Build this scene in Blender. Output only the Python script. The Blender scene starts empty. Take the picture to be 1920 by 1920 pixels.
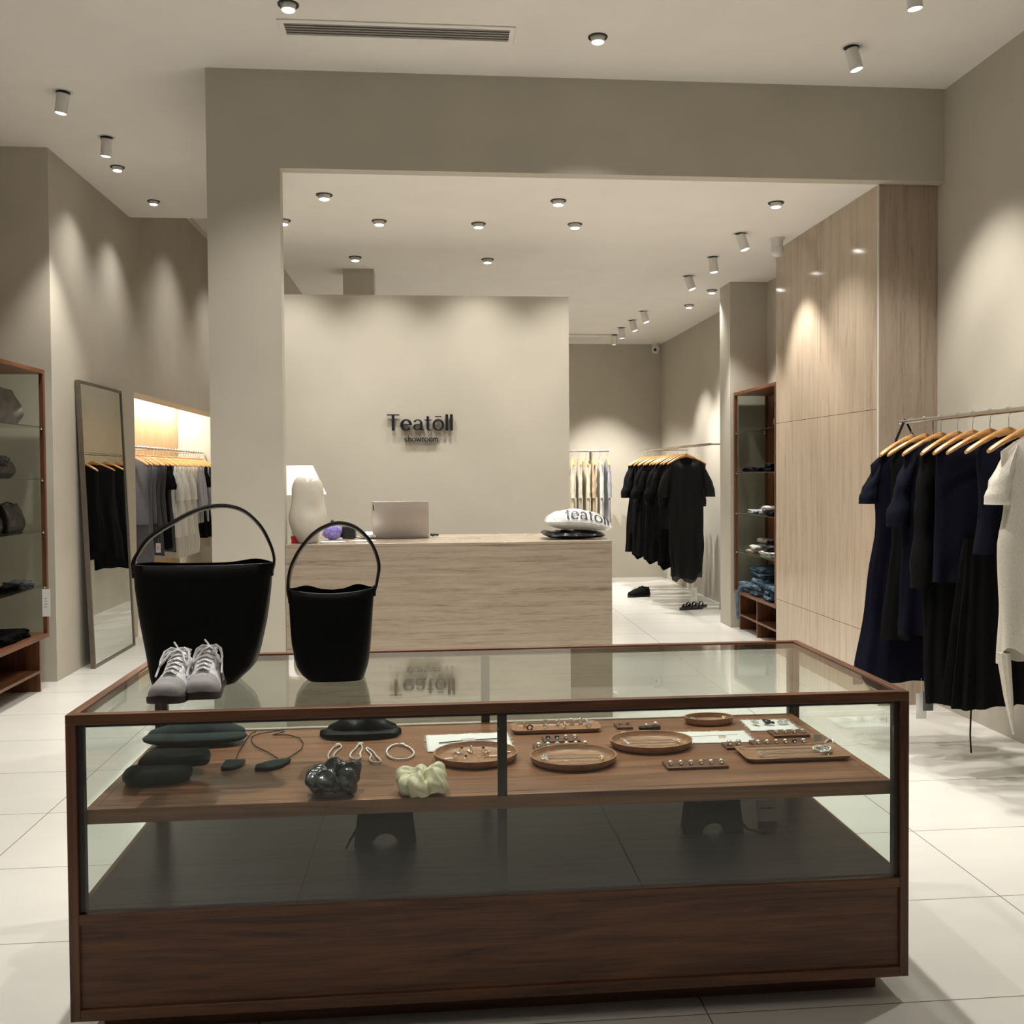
import bpy, math, random
from math import sin, cos, pi, radians as R
from mathutils import Vector, noise, Matrix
random.seed(7)
SC = bpy.context.scene
COL = SC.collection

# ------------------------------------------------------------------ camera
EYE = Vector((0, 0, 1.5))
YAW, PITCH, ROLL, FPX, PPX, PPY = .0904, -.0246, -.0072, 1839.58, 974.72, 930.35
_F = Vector((sin(YAW)*cos(PITCH), cos(YAW)*cos(PITCH), sin(PITCH)))
_r = Vector((cos(YAW), -sin(YAW), 0)); _u = _r.cross(_F)
_R = _r*cos(ROLL)+_u*sin(ROLL); _U = _u*cos(ROLL)-_r*sin(ROLL)
cd = bpy.data.cameras.new('camera'); cam = bpy.data.objects.new('camera', cd); COL.objects.link(cam)
cam.matrix_world = Matrix(((_R.x, _U.x, -_F.x, EYE.x), (_R.y, _U.y, -_F.y, EYE.y), (_R.z, _U.z, -_F.z, EYE.z), (0, 0, 0, 1)))
cd.sensor_fit = 'HORIZONTAL'; cd.sensor_width = 36; cd.lens = FPX/1920*36
cd.shift_x = (960-PPX)/1920; cd.shift_y = (PPY-960)/1920
cd.clip_start = .05; cd.clip_end = 60
SC.camera = cam

def on(px, py, z):
    """point of the horizontal surface at height z measured from the photograph"""
    d = _F+_R*((px-PPX)/FPX)-_U*((py-PPY)/FPX)
    t = (z-1.5)/d.z
    return EYE+d*t

# ------------------------------------------------------------------ world, exposure
W = bpy.data.worlds.new('world'); SC.world = W; W.use_nodes = True
W.node_tree.nodes['Background'].inputs[0].default_value = (.80, .84, .88, 1)
W.node_tree.nodes['Background'].inputs[1].default_value = .08
SC.view_settings.view_transform = 'Standard'; SC.view_settings.look = 'None'
SC.view_settings.gamma = 1; SC.view_settings.use_curve_mapping = False
SC.view_settings.exposure = 0.08
LIGHT_W = 120.0      # one ceiling lamp
LAMP_COL = (1.0, .963, .895)

# ------------------------------------------------------------------ materials
def nmat(name):
    m = bpy.data.materials.new(name); m.use_nodes = True
    nt = m.node_tree; b = nt.nodes['Principled BSDF']
    return m, nt, b
def N(nt, t, **k):
    n = nt.nodes.new(t)
    for a, v in k.items(): setattr(n, a, v)
    return n
def coords(nt, scale=(1, 1, 1), rot=(0, 0, 0), kind='Object', loc=(0, 0, 0)):
    c = N(nt, 'ShaderNodeTexCoord'); m = N(nt, 'ShaderNodeMapping')
    m.inputs['Scale'].default_value = scale; m.inputs['Rotation'].default_value = rot; m.inputs['Location'].default_value = loc
    nt.links.new(c.outputs[kind], m.inputs[0]); return m.outputs[0]
def noise_n(nt, vec, scale=5, detail=4, rough=.5, dist=0):
    n = N(nt, 'ShaderNodeTexNoise'); n.inputs['Scale'].default_value = scale
    n.inputs['Detail'].default_value = detail; n.inputs['Roughness'].default_value = rough
    n.inputs['Distortion'].default_value = dist
    if vec: nt.links.new(vec, n.inputs['Vector'])
    return n.outputs[0]
def ramp(nt, fac, stops):
    r = N(nt, 'ShaderNodeValToRGB'); e = r.color_ramp.elements
    while len(e) < len(stops): e.new(.5)
    for i, (p, c) in enumerate(stops): e[i].position = p; e[i].color = (*c, 1)
    nt.links.new(fac, r.inputs[0]); return r.outputs[0]
def bump(nt, b, h, strength=.2, dist=.01):
    n = N(nt, 'ShaderNodeBump'); n.inputs['Strength'].default_value = strength; n.inputs['Distance'].default_value = dist
    nt.links.new(h, n.inputs['Height']); nt.links.new(n.outputs[0], b.inputs['Normal'])
def M(name, col, rough=.5, metal=0, var=.12, scale=20, bumps=0, stretch=(1, 1, 1), spec=None, sheen=0, coat=0, emit=0, trans=0, alpha=1):
    m, nt, b = nmat(name)
    v = coords(nt, stretch); f = noise_n(nt, v, scale, 5)
    c0 = tuple(max(0, c*(1-var)) for c in col); c1 = tuple(min(1, c*(1+var)) for c in col)
    nt.links.new(ramp(nt, f, [(.3, c0), (.7, c1)]), b.inputs['Base Color'])
    b.inputs['Roughness'].default_value = rough; b.inputs['Metallic'].default_value = metal
    if spec is not None: b.inputs['Specular IOR Level'].default_value = spec
    if sheen: b.inputs['Sheen Weight'].default_value = sheen
    if coat: b.inputs['Coat Weight'].default_value = coat; b.inputs['Coat Roughness'].default_value = .1
    if emit: b.inputs['Emission Color'].default_value = (*col, 1); b.inputs['Emission Strength'].default_value = emit
    if trans: b.inputs['Transmission Weight'].default_value = trans
    if alpha < 1: b.inputs['Alpha'].default_value = alpha
    if bumps: bump(nt, b, f, bumps, .004)
    return m
def wood(name, dark, light, axis='X', rough=.42, scale=1.0, coat=.05):
    m, nt, b = nmat(name)
    s = {'X': (.9, 14, 14), 'Y': (14, .9, 14), 'Z': (14, 14, .9)}[axis]
    v = coords(nt, tuple(k*scale for k in s)); f = noise_n(nt, v, 2.2, 7, .62, 1.2)
    s2 = {'X': (2.5, 90, 90), 'Y': (90, 2.5, 90), 'Z': (90, 90, 2.5)}[axis]
    g = noise_n(nt, coords(nt, tuple(k*scale for k in s2)), 2, 3)
    a = N(nt, 'ShaderNodeMath', operation='MULTIPLY_ADD'); a.inputs[1].default_value = .35; nt.links.new(g, a.inputs[0]); nt.links.new(f, a.inputs[2])
    nt.links.new(ramp(nt, a.outputs[0], [(.42, dark), (.62, tuple((d+l)/2 for d, l in zip(dark, light))), (.85, light)]), b.inputs['Base Color'])
    b.inputs['Roughness'].default_value = rough; b.inputs['Coat Weight'].default_value = coat; b.inputs['Coat Roughness'].default_value = .2
    bump(nt, b, g, .12, .002)
    return m
def stone(name, stretch, rot, dark, light, rough, mscale=2.4):
    m, nt, b = nmat(name)
    v = coords(nt, stretch, rot); f = noise_n(nt, v, mscale, 8, .66, .7)
    g = noise_n(nt, coords(nt, tuple(k*4 for k in stretch), rot), mscale*2, 4, .6)
    a = N(nt, 'ShaderNodeMath', operation='MULTIPLY_ADD'); a.inputs[1].default_value = .45; nt.links.new(g, a.inputs[0]); nt.links.new(f, a.inputs[2])
    nt.links.new(ramp(nt, a.outputs[0], [(.50, dark), (.68, tuple((d+2*l)/3 for d, l in zip(dark, light))), (.9, light)]), b.inputs['Base Color'])
    b.inputs['Roughness'].default_value = rough
    return m
def glass(name, tint, refl=1.0):
    """thin architectural glass: clear transmission plus a Fresnel mirror"""
    m = bpy.data.materials.new(name); m.use_nodes = True; nt = m.node_tree; nt.nodes.clear()
    o = N(nt, 'ShaderNodeOutputMaterial'); t = N(nt, 'ShaderNodeBsdfTransparent'); g = N(nt, 'ShaderNodeBsdfGlossy')
    t.inputs[0].default_value = (*tint, 1); g.inputs[0].default_value = (1, 1, 1, 1); g.inputs['Roughness'].default_value = 0.0
    geo = N(nt, 'ShaderNodeNewGeometry'); ma = N(nt, 'ShaderNodeMath', operation='MULTIPLY_ADD')
    ma.inputs[1].default_value = 1/1.5-1.5; ma.inputs[2].default_value = 1.5
    nt.links.new(geo.outputs['Backfacing'], ma.inputs[0])
    fr = N(nt, 'ShaderNodeFresnel'); nt.links.new(ma.outputs[0], fr.inputs['IOR'])
    mu = N(nt, 'ShaderNodeMath', operation='MULTIPLY'); mu.inputs[1].default_value = refl; nt.links.new(fr.outputs[0], mu.inputs[0])
    mx = N(nt, 'ShaderNodeMixShader'); nt.links.new(mu.outputs[0], mx.inputs[0]); nt.links.new(t.outputs[0], mx.inputs[1]); nt.links.new(g.outputs[0], mx.inputs[2])
    nt.links.new(mx.outputs[0], o.inputs[0])
    return m

MT = {}
MT['plaster'] = M('plaster', (.50, .462, .388), .8, var=.05, scale=2.2, bumps=.03)
MT['ceiling'] = M('ceiling_paint', (.82, .79, .745), .85, var=.02, scale=3)
MT['walnut'] = wood('walnut', (.034, .0115, .0045), (.185, .070, .028), 'X')
MT['walnut_y'] = wood('walnut_y', (.034, .0115, .0045), (.185, .070, .028), 'Y')
MT['walnut_z'] = wood('walnut_z', (.034, .0115, .0045), (.185, .070, .028), 'Z')
MT['walnut_top'] = wood('walnut_top', (.10, .040, .020), (.33, .155, .082), 'X', .32, .7)
MT['walnut_shaded'] = wood('walnut_shaded', (.016, .010, .008), (.060, .036, .028), 'X', .4, .7)  # same walnut, with the lower deck's shade put into the colour
MT['oak'] = wood('oak', (.42, .26, .12), (.62, .42, .22), 'Z', .5, .5, 0)
MT['hanger'] = wood('hanger_wood', (.42, .19, .06), (.68, .36, .13), 'X', .3, 2)
MT['tray'] = wood('tray_wood', (.20, .09, .045), (.46, .25, .14), 'X', .4, 2.5, 0)
MT['plaque'] = wood('plaque_wood', (.07, .028, .016), (.20, .09, .05), 'X', .4, 4, 0)
MT['stone_v'] = stone('stone_vertical', (7, 7, .45), (0, 0, 0), (.31, .235, .17), (.51, .41, .31), .10)
MT['stone_h'] = stone('stone_desk', (.8, .8, 16), (0, R(7), 0), (.18, .14, .10), (.39, .32, .245), .25)
MT['stone_d'] = stone('stone_diagonal', (9, 9, .5), (0, R(12), 0), (.25, .185, .14), (.42, .335, .26), .15)
MT['steel'] = M('steel', (.55, .53, .50), .25, 1, .05, 40)
MT['chrome'] = M('chrome', (.8, .8, .8), .12, 1, .05, 40)
MT['bronze'] = M('mirror_frame_bronze', (.17, .145, .115), .35, .6, .1, 30)
MT['mirror'] = M('mirror_silver', (.66, .72, .70), .0, 1, 0, 1)
MT['glass'] = glass('case_glass', (.93, .955, .94))
MT['shelf_glass'] = glass('shelf_glass', (.60, .63, .60))
MT['grey_glass'] = glass('panel_glass', (.86, .88, .85), .8)
MT['gasket'] = M('dark_gasket', (.03, .027, .024), .5, var=.1)
MT['metal_dark'] = M('dark_metal', (.05, .045, .04), .4, .4, .1, 30)
MT['white_metal'] = M('white_metal', (.72, .70, .67), .4, var=.03)
MT['lens'] = M('lamp_lens', (1, .97, .93), .3, var=0, emit=9)
MT['led'] = M('led_strip', (1, .96, .86), .3, var=0, emit=14)
MT['slat'] = M('slat_grey', (.34, .32, .29), .6, var=.03)
MT['vent_dark'] = M('vent_dark', (.10, .095, .085), .6, var=.1)
MT['leather'] = M('black_leather', (.003, .003, .0032), .45, var=.2, scale=60, bumps=.05, spec=.22)
MT['leather_edge'] = M('leather_handle', (.018, .012, .012), .3, var=.2, scale=50)
MT['black'] = M('black_fabric', (.004, .004, .0045), .85, var=.3, scale=60, spec=.12)
MT['sheer'] = M('sheer_black', (.005, .005, .0055), .6, var=.3, scale=60, alpha=.93, spec=.2)
MT['navy'] = M('navy_fabric', (.0042, .0046, .0125), .85, var=.25, scale=60, spec=.12)
MT['charcoal'] = M('charcoal_fabric', (.045, .046, .055), .9, var=.15, scale=80, sheen=.05)
MT['grey'] = M('grey_fabric', (.11, .115, .14), .9, var=.15, scale=80, sheen=.05)
MT['white'] = M('white_fabric', (.72, .71, .68), .9, var=.06, scale=60)
MT['cream'] = M('cream_fabric', (.70, .62, .48), .9, var=.08, scale=60)
MT['beige'] = M('beige_fabric', (.52, .40, .26), .9, var=.1, scale=60)
MT['linen'] = M('linen_fabric', (.62, .58, .50), .95, var=.1, scale=150, bumps=.2)
MT['stripe'] = M('blue_grey_fabric', (.40, .40, .43), .9, var=.25, scale=18, stretch=(12, 12, .3))
MT['denim'] = M('denim', (.075, .13, .20), .95, var=.45, scale=26, bumps=.2)
MT['denim_light'] = M('denim_light', (.17, .25, .34), .95, var=.4, scale=26, bumps=.2)
MT['teal'] = M('dark_teal_knit', (.012, .020, .021), .9, var=.3, scale=120, bumps=.3, sheen=.05)
MT['satin_black'] = M('satin_black', (.022, .022, .026), .24, var=.2, scale=30, spec=.8)
MT['satin_cream'] = M('satin_cream', (.72, .68, .47), .38, var=.05, scale=30)
MT['pearl'] = M('pearl', (.75, .70, .66), .15, .25, .08, 90)
MT['silver'] = M('silver', (.86, .85, .84), .22, .55, .1, 90)
MT['gold'] = M('gold', (.84, .68, .42), .22, .55, .1, 90)
MT['paper'] = M('white_paper', (.80, .79, .76), .8, var=.03)
MT['ink'] = M('black_ink', (.01, .01, .012), .5, var=.1)
MT['sign'] = M('sign_black', (.012, .012, .016), .35, var=.1)
MT['shoe_white'] = M('shoe_leather_white', (.66, .66, .67), .45, var=.04, scale=60, bumps=.05)
MT['shoe_grey'] = M('shoe_suede_grey', (.30, .29, .285), .85, var=.08, scale=120, bumps=.1)
MT['gum'] = M('gum_sole', (.045, .026, .024), .5, var=.15)
MT['lace'] = M('shoe_lace', (.72, .72, .71), .8, var=.05, scale=200)
MT['lining'] = M('shoe_lining', (.04, .04, .042), .9)
MT['vase'] = M('glazed_ceramic', (.56, .52, .44), .16, var=.04, scale=6, coat=.5)
MT['lampshade'] = M('lamp_shade', (.86, .80, .78), .6, var=.02, emit=.35)
MT['laptop'] = M('laptop_silver', (.46, .44, .42), .32, .7, .03, 80)
MT['plastic_black'] = M('black_plastic', (.014, .014, .015), .35, var=.1)
MT['poly_black'] = M('black_poly', (.012, .012, .014), .22, var=.2, scale=40, bumps=.5)
MT['poly_clear'] = M('clear_poly', (.75, .75, .74), .2, var=.08, scale=30, bumps=.4, alpha=.72)
MT['red'] = M('red_box', (.62, .02, .03), .4, var=.05)
MT['purple'] = M('purple_pack', (.26, .22, .62), .35, var=.5, scale=50)
MT['bag_grey'] = M('grey_bag_leather', (.16, .14, .13), .35, var=.2, scale=15)
MT['bag_dark'] = M('dark_bag_leather', (.022, .02, .019), .25, var=.2, scale=15)
MT['tag_grey'] = M('tag_grey', (.13, .125, .12), .7)

def floor_mat():
    m, nt, b = nmat('porcelain_tile')
    v = coords(nt, (1, 1, 1), loc=(1.708+1.228*20, -3.243+.627*40, 0))
    br = N(nt, 'ShaderNodeTexBrick'); br.offset = 0; br.squash = 1
    br.inputs['Scale'].default_value = 1; br.inputs['Brick Width'].default_value = 1.228; br.inputs['Row Height'].default_value = .627
    br.inputs['Mortar Size'].default_value = .0022; br.inputs['Mortar Smooth'].default_value = .1
    br.inputs['Color1'].default_value = (.70, .68, .63, 1); br.inputs['Color2'].default_value = (.72, .70, .645, 1)
    br.inputs['Mortar'].default_value = (.22, .19, .15, 1)
    nt.links.new(v, br.inputs['Vector'])
    f = noise_n(nt, coords(nt, (1, 3, 1)), 1.6, 6, .6)
    mx = N(nt, 'ShaderNodeMix', data_type='RGBA', blend_type='MULTIPLY'); mx.inputs[0].default_value = 1
    nt.links.new(br.outputs[0], mx.inputs[6]); nt.links.new(ramp(nt, f, [(.3, (.94, .94, .94)), (.7, (1, 1, 1))]), mx.inputs[7])
    nt.links.new(mx.outputs[2], b.inputs['Base Color'])
    b.inputs['Roughness'].default_value = .22; b.inputs['Specular IOR Level'].default_value = .4
    return m
MT['floor'] = floor_mat()

# ------------------------------------------------------------------ mesh helpers
class MB:
    def __init__(s): s.v = []; s.f = []
    def add(s, vs, fs):
        o = len(s.v); s.v += [tuple(p) for p in vs]; s.f += [tuple(i+o for i in f) for f in fs]; return s
    def box(s, x0, x1, y0, y1, z0, z1):
        vs = [(x, y, z) for z in (z0, z1) for y in (y0, y1) for x in (x0, x1)]
        return s.add(vs, [(0, 2, 3, 1), (4, 5, 7, 6), (0, 1, 5, 4), (2, 6, 7, 3), (0, 4, 6, 2), (1, 3, 7, 5)])
    def loft(s, rings, closed=True, cap0=True, cap1=True):
        n = len(rings[0]); vs = [p for r in rings for p in r]; fs = []
        for i in range(len(rings)-1):
            for j in range(n if closed else n-1):
                a = i*n+j; b = i*n+(j+1) % n; fs.append((a, b, b+n, a+n))
        if cap0 and closed: fs.append(tuple(reversed(range(n))))
        if cap1 and closed: fs.append(tuple(range((len(rings)-1)*n, len(rings)*n)))
        return s.add(vs, fs)
    def tube(s, path, r, n=8, closed=False, flat=1.0):
        P = [Vector(p) for p in path]; rings = []; m = len(P); up = None
        for i, p in enumerate(P):
            if closed: t = P[(i+1) % m]-P[i-1]
            else: t = P[min(i+1, m-1)]-P[max(i-1, 0)]
            t.normalize()
            if up is None:
                up = Vector((0, 0, 1)) if abs(t.z) < .9 else Vector((1, 0, 0))
            a = t.cross(up)
            if a.length < 1e-6: a = t.orthogonal()
            a.normalize(); b = a.cross(t); up = b
            rr = r(i/(m-1)) if callable(r) else r
            rings.append([p+a*cos(k*2*pi/n)*rr+b*sin(k*2*pi/n)*rr*flat for k in range(n)])
        if closed: rings.append(rings[0]); return s.loft(rings, True, False, False)
        return s.loft(rings)
    def lathe(s, prof, n=32, c=(0, 0, 0), capb=True, capt=True):
        return s.loft([[(c[0]+r*cos(k*2*pi/n), c[1]+r*sin(k*2*pi/n), c[2]+z) for k in range(n)] for r, z in prof], True, capb, capt)
    def cyl(s, c, r, h, n=24): return s.lathe([(r, 0), (r, h)], n, c)
    def prism(s, poly, y0, y1, f=None):
        """poly in (x,z) extruded along y"""
        f = f or (lambda x, y, z: (x, y, z)); n = len(poly)
        vs = [f(x, y0, z) for x, z in poly]+[f(x, y1, z) for x, z in poly]
        fs = [tuple(range(n)), tuple(reversed(range(n, 2*n)))]+[(i, i+n, (i+1) % n+n, (i+1) % n) for i in range(n)]
        return s.add(vs, fs)
    def plate(s, poly, z0, z1):
        n = len(poly); vs = [(x, y, z0) for x, y in poly]+[(x, y, z1) for x, y in poly]
        return s.add(vs, [tuple(reversed(range(n))), tuple(range(n, 2*n))]+[(i, (i+1) % n, (i+1) % n+n, i+n) for i in range(n)])
    def sphere(s, c, r, nu=10, nv=7, sc=(1, 1, 1)):
        rings = [[(c[0]+r*sc[0]*sin(t)*cos(a), c[1]+r*sc[1]*sin(t)*sin(a), c[2]-r*sc[2]*cos(t)) for a in [k*2*pi/nu for k in range(nu)]] for t in [pi*(i+.02)/(nv+.04) for i in range(nv+1)]]
        return s.loft(rings)
    def xf(s, fn): s.v = [tuple(fn(*p)) for p in s.v]; return s
    def build(s, name, mat, parent=None, smooth=True, bevel=0, subd=0, solid=0, ang=40):
        me = bpy.data.meshes.new(name); me.from_pydata(s.v, [], s.f); me.update()
        import bmesh
        bm = bmesh.new(); bm.from_mesh(me); bmesh.ops.remove_doubles(bm, verts=bm.verts, dist=1e-6)
        bmesh.ops.recalc_face_normals(bm, faces=bm.faces); bm.to_mesh(me); bm.free()
        me.materials.append(MT[mat] if isinstance(mat, str) else mat)
        if smooth: me.shade_smooth(); me.set_sharp_from_angle(angle=R(ang))
        o = bpy.data.objects.new(name, me); COL.objects.link(o)
        if parent: o.parent = parent
        if bevel:
            m = o.modifiers.new('bevel', 'BEVEL'); m.width = bevel; m.segments = 2; m.limit_method = 'ANGLE'
        if solid:
            m = o.modifiers.new('solid', 'SOLIDIFY'); m.thickness = solid
        if subd:
            m = o.modifiers.new('subd', 'SUBSURF'); m.levels = subd; m.render_levels = subd
        return o

USED = set()
def tag(o, label, cat, group=None):
    o['label'] = label; o['category'] = cat
    if label in USED and not group: print('DUP LABEL', label)
    USED.add(label)
    if group: o['group'] = group
    return o
def thing(name, label, cat, loc=(0, 0, 0), rz=0, group=None):
    o = bpy.data.objects.new(name, None); COL.objects.link(o); o.location = loc; o.rotation_euler = (0, 0, rz); o.empty_display_size = .05
    return tag(o, label, cat, group)
def struct(name, mb, mat, bevel=0):
    o = mb.build(name, mat, smooth=False, bevel=bevel); o['kind'] = 'structure'; return o
def copy_tree(o, parent=None):
    c = o.copy(); COL.objects.link(c)
    if parent: c.parent = parent
    for ch in KIDS(o): copy_tree(ch, c)
    return c
def KIDS(o): return [k for k in list(COL.objects) if k.parent == o]
def clone(proto, label, loc, rz=0, group=None):
    c = copy_tree(proto); c.location = loc; c.rotation_euler = (0, 0, rz); c['label'] = label
    if label in USED and not group: print('DUP LABEL', label)
    USED.add(label)
    if group: c['group'] = group
    return c
ORD = ['first', 'second', 'third', 'fourth', 'fifth', 'sixth', 'seventh', 'eighth', 'ninth', 'tenth', 'eleventh', 'twelfth', 'thirteenth', 'fourteenth', 'fifteenth', 'sixteenth', 'seventeenth', 'eighteenth', 'nineteenth', 'twentieth', 'twenty-first', 'twenty-second', 'twenty-third', 'twenty-fourth', 'twenty-fifth', 'twenty-sixth', 'twenty-seventh', 'twenty-eighth', 'twenty-ninth', 'thirtieth']
def B(x0, x1, y0, y1, z0, z1): return MB().box(x0, x1, y0, y1, z0, z1)
def rrect(w, d, r, n=5, cx=0, cy=0):
    o = []
    for sx, sy, a0 in ((1, 1, 0), (-1, 1, 90), (-1, -1, 180), (1, -1, 270)):
        for k in range(n+1):
            a = R(a0+90*k/n); o.append((cx+sx*(w/2-r)+r*cos(a), cy+sy*(d/2-r)+r*sin(a)))
    return o

# ------------------------------------------------------------------ setting
ZC, ZL, ZH = 3.855, 3.286, 4.44
struct('floor', B(-4.2, 3.6, -2.5, 14.2, -.08, 0), 'floor')
struct('ceiling', B(-4.2, 3.6, -2.5, 5.879, ZC, ZC+.7).box(-4.2, -1.28, 5.879, 9.32, ZC, ZC+.7), 'ceiling')
struct('ceiling.001', B(-1.3, 3.6, 5.97, 13.75, ZL, ZL+.1), 'ceiling')
struct('ceiling.002', B(-3.0, -1.3, 9.32, 13.75, ZH, ZH+.1), 'ceiling')
struct('wall_right', B(3.2, 3.4, -2.5, 9.12, 0, ZC).box(3.25, 3.45, 9.12, 13.75, 0, ZL), 'plaster')
struct('wall_right_pilaster', B(2.84, 3.25, 9.12, 9.45, 0, ZL), 'plaster')
struct('wall_back', B(-3.5, 3.45, 13.65, 13.85, 0, ZH), 'plaster')
struct('wall_left', B(-4.2, -4.0, -2.5, 7.38, 0, ZC).box(-4.2, -2.72, 7.38, 7.5, 0, ZC).box(-2.95, -2.72, 7.5, 9.36, 0, ZC), 'plaster')
struct('wall_left_niche', B(-2.95, -2.72, 9.36, 13.65, 2.265, ZH).box(-3.5, -2.95, 9.24, 9.36, 0, 2.6).box(-3.5, -2.95, 9.36, 13.65, 2.45, 2.55), 'plaster')
struct('wall_niche_back', B(-3.5, -3.40, 9.36, 13.65, 0, 2.45), 'oak')
struct('wall_beam', B(-1.28, 3.2, 5.879, 5.97, ZL, ZC).box(-1.28, -1.262, 5.97, 13.65, ZL, ZH), 'plaster')
struct('wall_pillar', B(-1.28, -.862, 5.879, 5.985, 0, ZL), 'plaster')
struct('wall_partition', B(-1.40, -1.255, 7.9, 13.65, 0, ZL), 'plaster')
struct('wall_panel', B(-1.25, 1.066, 7.5, 7.62, 0, 2.842), 'plaster')
struct('wall_column', B(-.747, -.483, 8.71, 8.97, 0, ZL), 'plaster')
# stone-clad block beside the right wall, slabs with fine joints
for nm, x0, x1, mt in (('wall_stone_side', 2.812, 2.852, 'stone_v'),):
    m = MB()
    for z0, z1 in ((0, .446), (.449, 1.88), (1.883, ZL)):
        for y0, y1 in ((5.966, 6.94), (6.943, 7.8)): m.box(x0, x1, y0, y1, z0, z1)
    struct(nm, m, mt)
struct('wall_stone_front', B(2.816, 3.2, 5.962, 6.0, 0, .446).box(2.816, 3.2, 5.962, 6.0, .449, ZL-.002), 'stone_d')
struct('wall_stone_core', B(2.856, 3.2, 6.0, 7.79, 0, ZL), 'gasket')
struct('trim_stone_edge', B(2.806, 2.814, 5.958, 5.966, 0, ZL), 'white_metal')
struct('trim_niche_light', B(-3.30, -3.26, 9.5, 13.6, 2.44, 2.45), 'led')
for yy in (10.5, 12.5):      # the LED strip's own light
    l = bpy.data.lights.new('strip_light', 'AREA'); l.shape = 'RECTANGLE'; l.size = .05; l.size_y = 2.0; l.energy = 36; l.color = (1, .97, .90)
    o = bpy.data.objects.new('strip_light', l); COL.objects.link(o); o.location = (-3.28, yy, 2.435); o.parent = bpy.data.objects['trim_niche_light']
struct('trim_cove', B(-2.72, -2.70, 9.34, 13.65, 4.395, 4.44), 'white_metal')

# ------------------------------------------------------------------ ceiling lamps
def lamp_light(parent, target=None, power=1.0, loc=(0, 0, -.03), size=R(104), blend=1.0, aim=(0, 0, -1), col=LAMP_COL):
    l = bpy.data.lights.new('lamp_light', 'SPOT'); l.energy = LIGHT_W*power; l.spot_size = size; l.spot_blend = blend; l.color = col; l.shadow_soft_size = .035
    o = bpy.data.objects.new('lamp_light', l); COL.objects.link(o); o.parent = parent; o.location = loc
    o.rotation_euler = Vector(aim).to_track_quat('-Z', 'Y').to_euler()
    return o
def flush(x, y, zc, label, power=1.0, group='recessed downlights'):
    t = thing('downlight', label, 'ceiling light', (x, y, zc), 0)
    MB().lathe([(.044, -.004), (.052, -.006), (.0535, 0)][::-1]+[(.040, -.004), (.040, 0)], 28, capb=False, capt=False).build('trim_ring', 'metal_dark', t)
    hs = MB().lathe([(.036, .0), (.037, -.026), (.034, -.030), (.030, -.027)], 28, capb=False).build('housing', 'white_metal', t)
    MB().lathe([(.031, -.0275), (.028, -.033), (.0, -.035)], 24, capb=False, capt=False).build('lens', 'lens', hs)
    lamp_light(t, power=power, loc=(0, 0, -.045)); t['group'] = group
    return t
def spot(x, y, zc, label, aim=(0, 0, -1), power=1.0, h=.12, group='tilted cylinder spotlights'):
    t = thing('spotlight', label, 'ceiling light', (x, y, zc), 0)
    MB().lathe([(.058, 0), (.056, -.006), (.044, -.004), (.044, 0)], 28, capb=False, capt=False).build('trim_ring', 'white_metal', t)
    MB().cyl((0, 0, -.003), .043, .002).build('recess', 'gasket', t)
    A = Vector(aim).normalized(); q = Vector((0, 0, -1)).rotation_difference(A)
    base = Vector((0, 0, -.012))
    def tr(mb): return mb.xf(lambda a, b, c: base+q @ Vector((a, b, c)))
    hs = tr(MB().lathe([(.0, 0), (.033, 0), (.0365, -.004), (.0365, -h+.012), (.034, -h), (.030, -h+.004)], 28, capb=False, capt=False)).build('housing', 'white_metal', t)
    tr(MB().lathe([(.0305, -h+.003), (.025, -h-.002), (0, -h-.003)], 24, capb=False, capt=False)).build('lens', 'lens', hs)
    p = base+A*(h+.02)
    lamp_light(t, loc=p, aim=A, power=power, size=R(70), blend=.7); t['group'] = group
    return t
# front, high ceiling
flush(-.69, 5.066, ZC, 'round downlight left of the long ceiling grille, by the top edge', 1.2)
flush(.924, 5.315, ZC, 'round downlight right of the long ceiling grille', 1.2)
spot(2.356, 5.336, ZC, 'white tilted spotlight nearest the beam on the high ceiling right', (.25, -.05, -1), 1.3)
spot(2.341, 4.60, ZC, 'white spotlight cut by the top edge at upper right', (.1, .05, -1), 1.3)
spot(-2.227, 6.312, ZC, 'white spotlight at upper left, nearer of two over left shelf', (-.15, .05, -1), 1.2)
spot(-2.228, 7.129, ZC, 'white spotlight at upper left, farther of two over left shelf', (-.1, .1, -1), 1.2)
flush(-2.365, 7.809, ZC, 'recessed downlight over the leaning mirror, nearer of two', .38)
flush(-2.354, 8.756, ZC, 'recessed downlight over the leaning mirror, farther of two', .38)
# unseen downlights added above the showcase and camera to brighten the front
for x, y, w_ in ((-.69, 3.9, 'centre left, just out of frame'), (.92, 3.9, 'centre right, just out of frame'), (2.34, 3.2, 'right, beyond the top edge'), (-2.23, 4.2, 'left, beyond the top edge'), (-2.23, 2.2, 'left, nearest the entrance'), (-.69, 1.2, 'above the camera, left'), (.92, 1.2, 'above the camera, right')):
    flush(x, y, ZC, 'added high ceiling downlight '+('on the ' if 'camera' not in w_ else '')+w_, (2.2 if abs(y-3.9) < .1 else .12 if y < 2 else .75 if x < -2 else 1.0))
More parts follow.
